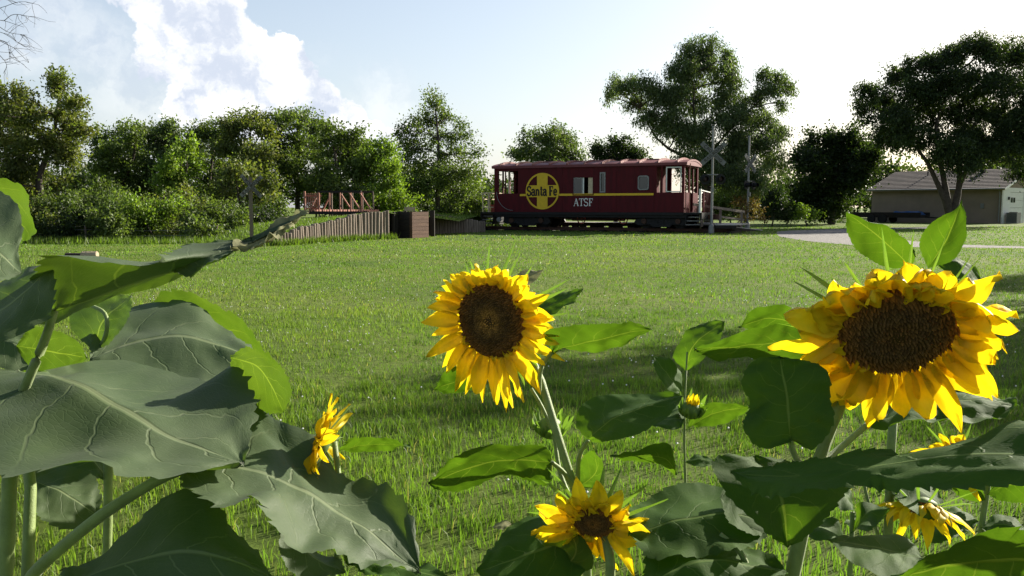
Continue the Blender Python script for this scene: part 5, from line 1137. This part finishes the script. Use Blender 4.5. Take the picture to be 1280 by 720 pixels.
leaf(pl, [(1020, 415, 1.06), (968, 398, 1.06), (922, 409, 1.06)], [(985, 383, 1.03), (945, 388, 1.03)], [(985, 412, 1.09), (950, 414, 1.08)], teeth=.4)
leaf(pl, [(988, 550, .73), (984, 500, .73), (975, 446, .74)], [(955, 560, .72), (930, 536, .72), (939, 505, .735), (927, 478, .735), (945, 450, .74)], [(1015, 560, .72), (1040, 530, .72), (1036, 495, .735), (1026, 456, .74)], teeth=.8, ripple=.022)
stalk(pl, [(988, 550, .73), (994, 570, .77), (1016, 606, .86)], .003, .0025, 'petiole')
stalk(pl, [(1085, 530, .90), (1055, 556, .89), (1024, 582, .87)], .0036, .003, 'petiole')
leaf(pl, [(1085, 530, .90), (1160, 506, .90), (1215, 500, .90), (1273, 506, .90)], [(1130, 498, .95), (1200, 480, .96), (1250, 494, .94)], [(1140, 530, .86), (1210, 526, .86), (1250, 520, .87)], teeth=.4, ripple=.016)
leaf(pl, [(1340, 575, .56), (1230, 568, .58), (1110, 580, .61), (1000, 594, .64), (913, 591, .67)], [(1330, 525, .60), (1280, 536, .61), (1188, 558, .63), (1119, 566, .65), (1102, 560, .66), (1043, 570, .67), (980, 583, .68)], [(1330, 612, .53), (1280, 604, .54), (1188, 609, .56), (1122, 609, .58), (1076, 600, .60), (998, 617, .61), (958, 614, .63)], nu=88, tooth_n=26, ripple=.008)
leaf(pl, [(945, 570, .82), (975, 618, .79), (985, 684, .78)], [(896, 575, .80), (902, 606, .78), (950, 658, .77)], [(1055, 592, .82), (1050, 624, .80), (1014, 664, .78)], nu=60)
leaf(pl, [(1155, 698, .75), (1090, 684, .76), (1034, 674, .76)], [(1130, 672, .79), (1080, 668, .79)], [(1120, 722, .71), (1070, 706, .72)], teeth=.5)
leaf(pl, [(1340, 700, .60), (1220, 700, .60), (1112, 724, .60)], [(1290, 664, .55), (1210, 674, .55), (1160, 696, .57)], [(1290, 780, .66), (1180, 780, .65)], nu=72, tooth_n=18)
leaf(pl, [(900, 622, .90), (940, 605, .92), (968, 640, .90)], [(915, 600, .93), (950, 592, .94)], [(915, 655, .86), (950, 668, .86)])
# --- farther plants at the right
pl = plant('upright sunflower stem with a hanging withered bloom under the biggest flower', 1113, 1.25)
stalk(pl, [(1118, 505, 1.25), (1114, 560, 1.25), (1110, 675, 1.25), (1108, 740, 1.25)], .0068, .006, to_ground=True)
stalk(pl, [(1113, 620, 1.25), (1130, 612, 1.24), (1146, 622, 1.24)], .0035, .003, 'petiole')
flower_head(pl, (1150, 634, 1.22), (-.25, -.45, -.86), .026, .042, .017, 22, 41, wild=.5, tilt=.5, curl=.2, droop=.35, bracts=12, centre_col=(.5, .3, .1))
leaf(pl, [(1112, 610, 1.25), (1150, 612, 1.22), (1182, 640, 1.20)], [(1135, 598, 1.27), (1168, 610, 1.25)], [(1130, 630, 1.18), (1160, 648, 1.18)])
leaf(pl, [(1108, 640, 1.25), (1085, 650, 1.23), (1055, 654, 1.22)], [(1090, 638, 1.27), (1070, 644, 1.26)], [(1090, 660, 1.20), (1068, 662, 1.20)])
stalk(pl, [(1079, 600, 1.28), (1086, 630, 1.27), (1098, 672, 1.26), (1106, 720, 1.25)], .003, .0022, 'side_stem')
pl = plant('short sunflower with a bloom half hidden behind the long dark leaf', 1225, 1.35)
stalk(pl, [(1205, 560, 1.36), (1238, 605, 1.35), (1228, 650, 1.35), (1222, 720, 1.35)], .0055, .0045, to_ground=True)
flower_head(pl, (1194, 572, 1.33), (-.45, -.85, .1), .022, .036, .014, 20, 47, tilt=.3, curl=.2, droop=.1, bracts=10)
leaf(pl, [(1232, 625, 1.34), (1215, 612, 1.33), (1190, 606, 1.32)], [(1220, 596, 1.30), (1200, 598, 1.30)], [(1212, 626, 1.36), (1196, 618, 1.35)])
leaf(pl, [(1234, 618, 1.34), (1262, 606, 1.33), (1300, 612, 1.33)], [(1255, 596, 1.30), (1280, 598, 1.30)], [(1255, 626, 1.36), (1285, 628, 1.36)])
leaf(pl, [(1226, 660, 1.34), (1255, 655, 1.32), (1285, 668, 1.31)], [(1245, 644, 1.36), (1270, 648, 1.35)], [(1250, 676, 1.28), (1275, 680, 1.28)])
leaf(pl, [(1224, 652, 1.34), (1190, 650, 1.31), (1150, 668, 1.30)], [(1195, 636, 1.36), (1168, 646, 1.34)], [(1195, 670, 1.27), (1165, 676, 1.27)])
# --- unseen plant added at the right, outside the picture, to shade the long leaf
pl = plant('leafy sunflower stem added out of view beyond the biggest flower to shade its long leaf', 1450, .80)
stalk(pl, [(1450, 330, .80), (1452, 500, .80), (1450, 700, .80)], .008, .006, to_ground=True)
leaf(pl, [(1440, 440, .78), (1390, 420, .72), (1300, 440, .66)], [(1430, 390, .80), (1370, 385, .76), (1320, 410, .70)], [(1430, 480, .70), (1370, 470, .66), (1325, 462, .65)], nu=64)
leaf(pl, [(1460, 400, .82), (1500, 360, .86), (1580, 380, .90)], [(1470, 350, .88), (1530, 330, .93)], [(1490, 420, .80), (1550, 420, .84)], nu=64)
leaf(pl, [(1445, 560, .78), (1400, 545, .74), (1330, 570, .70)], [(1430, 510, .82), (1370, 510, .78)], [(1420, 600, .70), (1360, 610, .68)], nu=64)
pl = plant('low sunflower seedling among the stems under the biggest flower', 1065, 1.15)
stalk(pl, [(1066, 640, 1.15), (1064, 690, 1.15), (1060, 760, 1.15)], .004, .003, to_ground=True)
for a, b, c in (((1064, 668, 1.15), (1085, 640, 1.12), (1112, 636, 1.10)), ((1062, 690, 1.15), (1030, 660, 1.13), (1005, 664, 1.12)), ((1062, 700, 1.14), (1090, 690, 1.1), (1110, 705, 1.08)), ((1066, 640, 1.15), (1058, 622, 1.14), (1040, 612, 1.13))):
    leaf(pl, [a, b, c], [((a[0] + b[0]) / 2, b[1] - 10, b[2] + .03), ((c[0] + b[0]) / 2, b[1] - 8, b[2] + .03)], [((a[0] + b[0]) / 2 + 4, b[1] + 16, b[2] - .03), ((c[0] + b[0]) / 2, b[1] + 14, b[2] - .03)], teeth=.6)
for o in bpy.data.objects:
    if 'world_child' in o: del o['world_child']
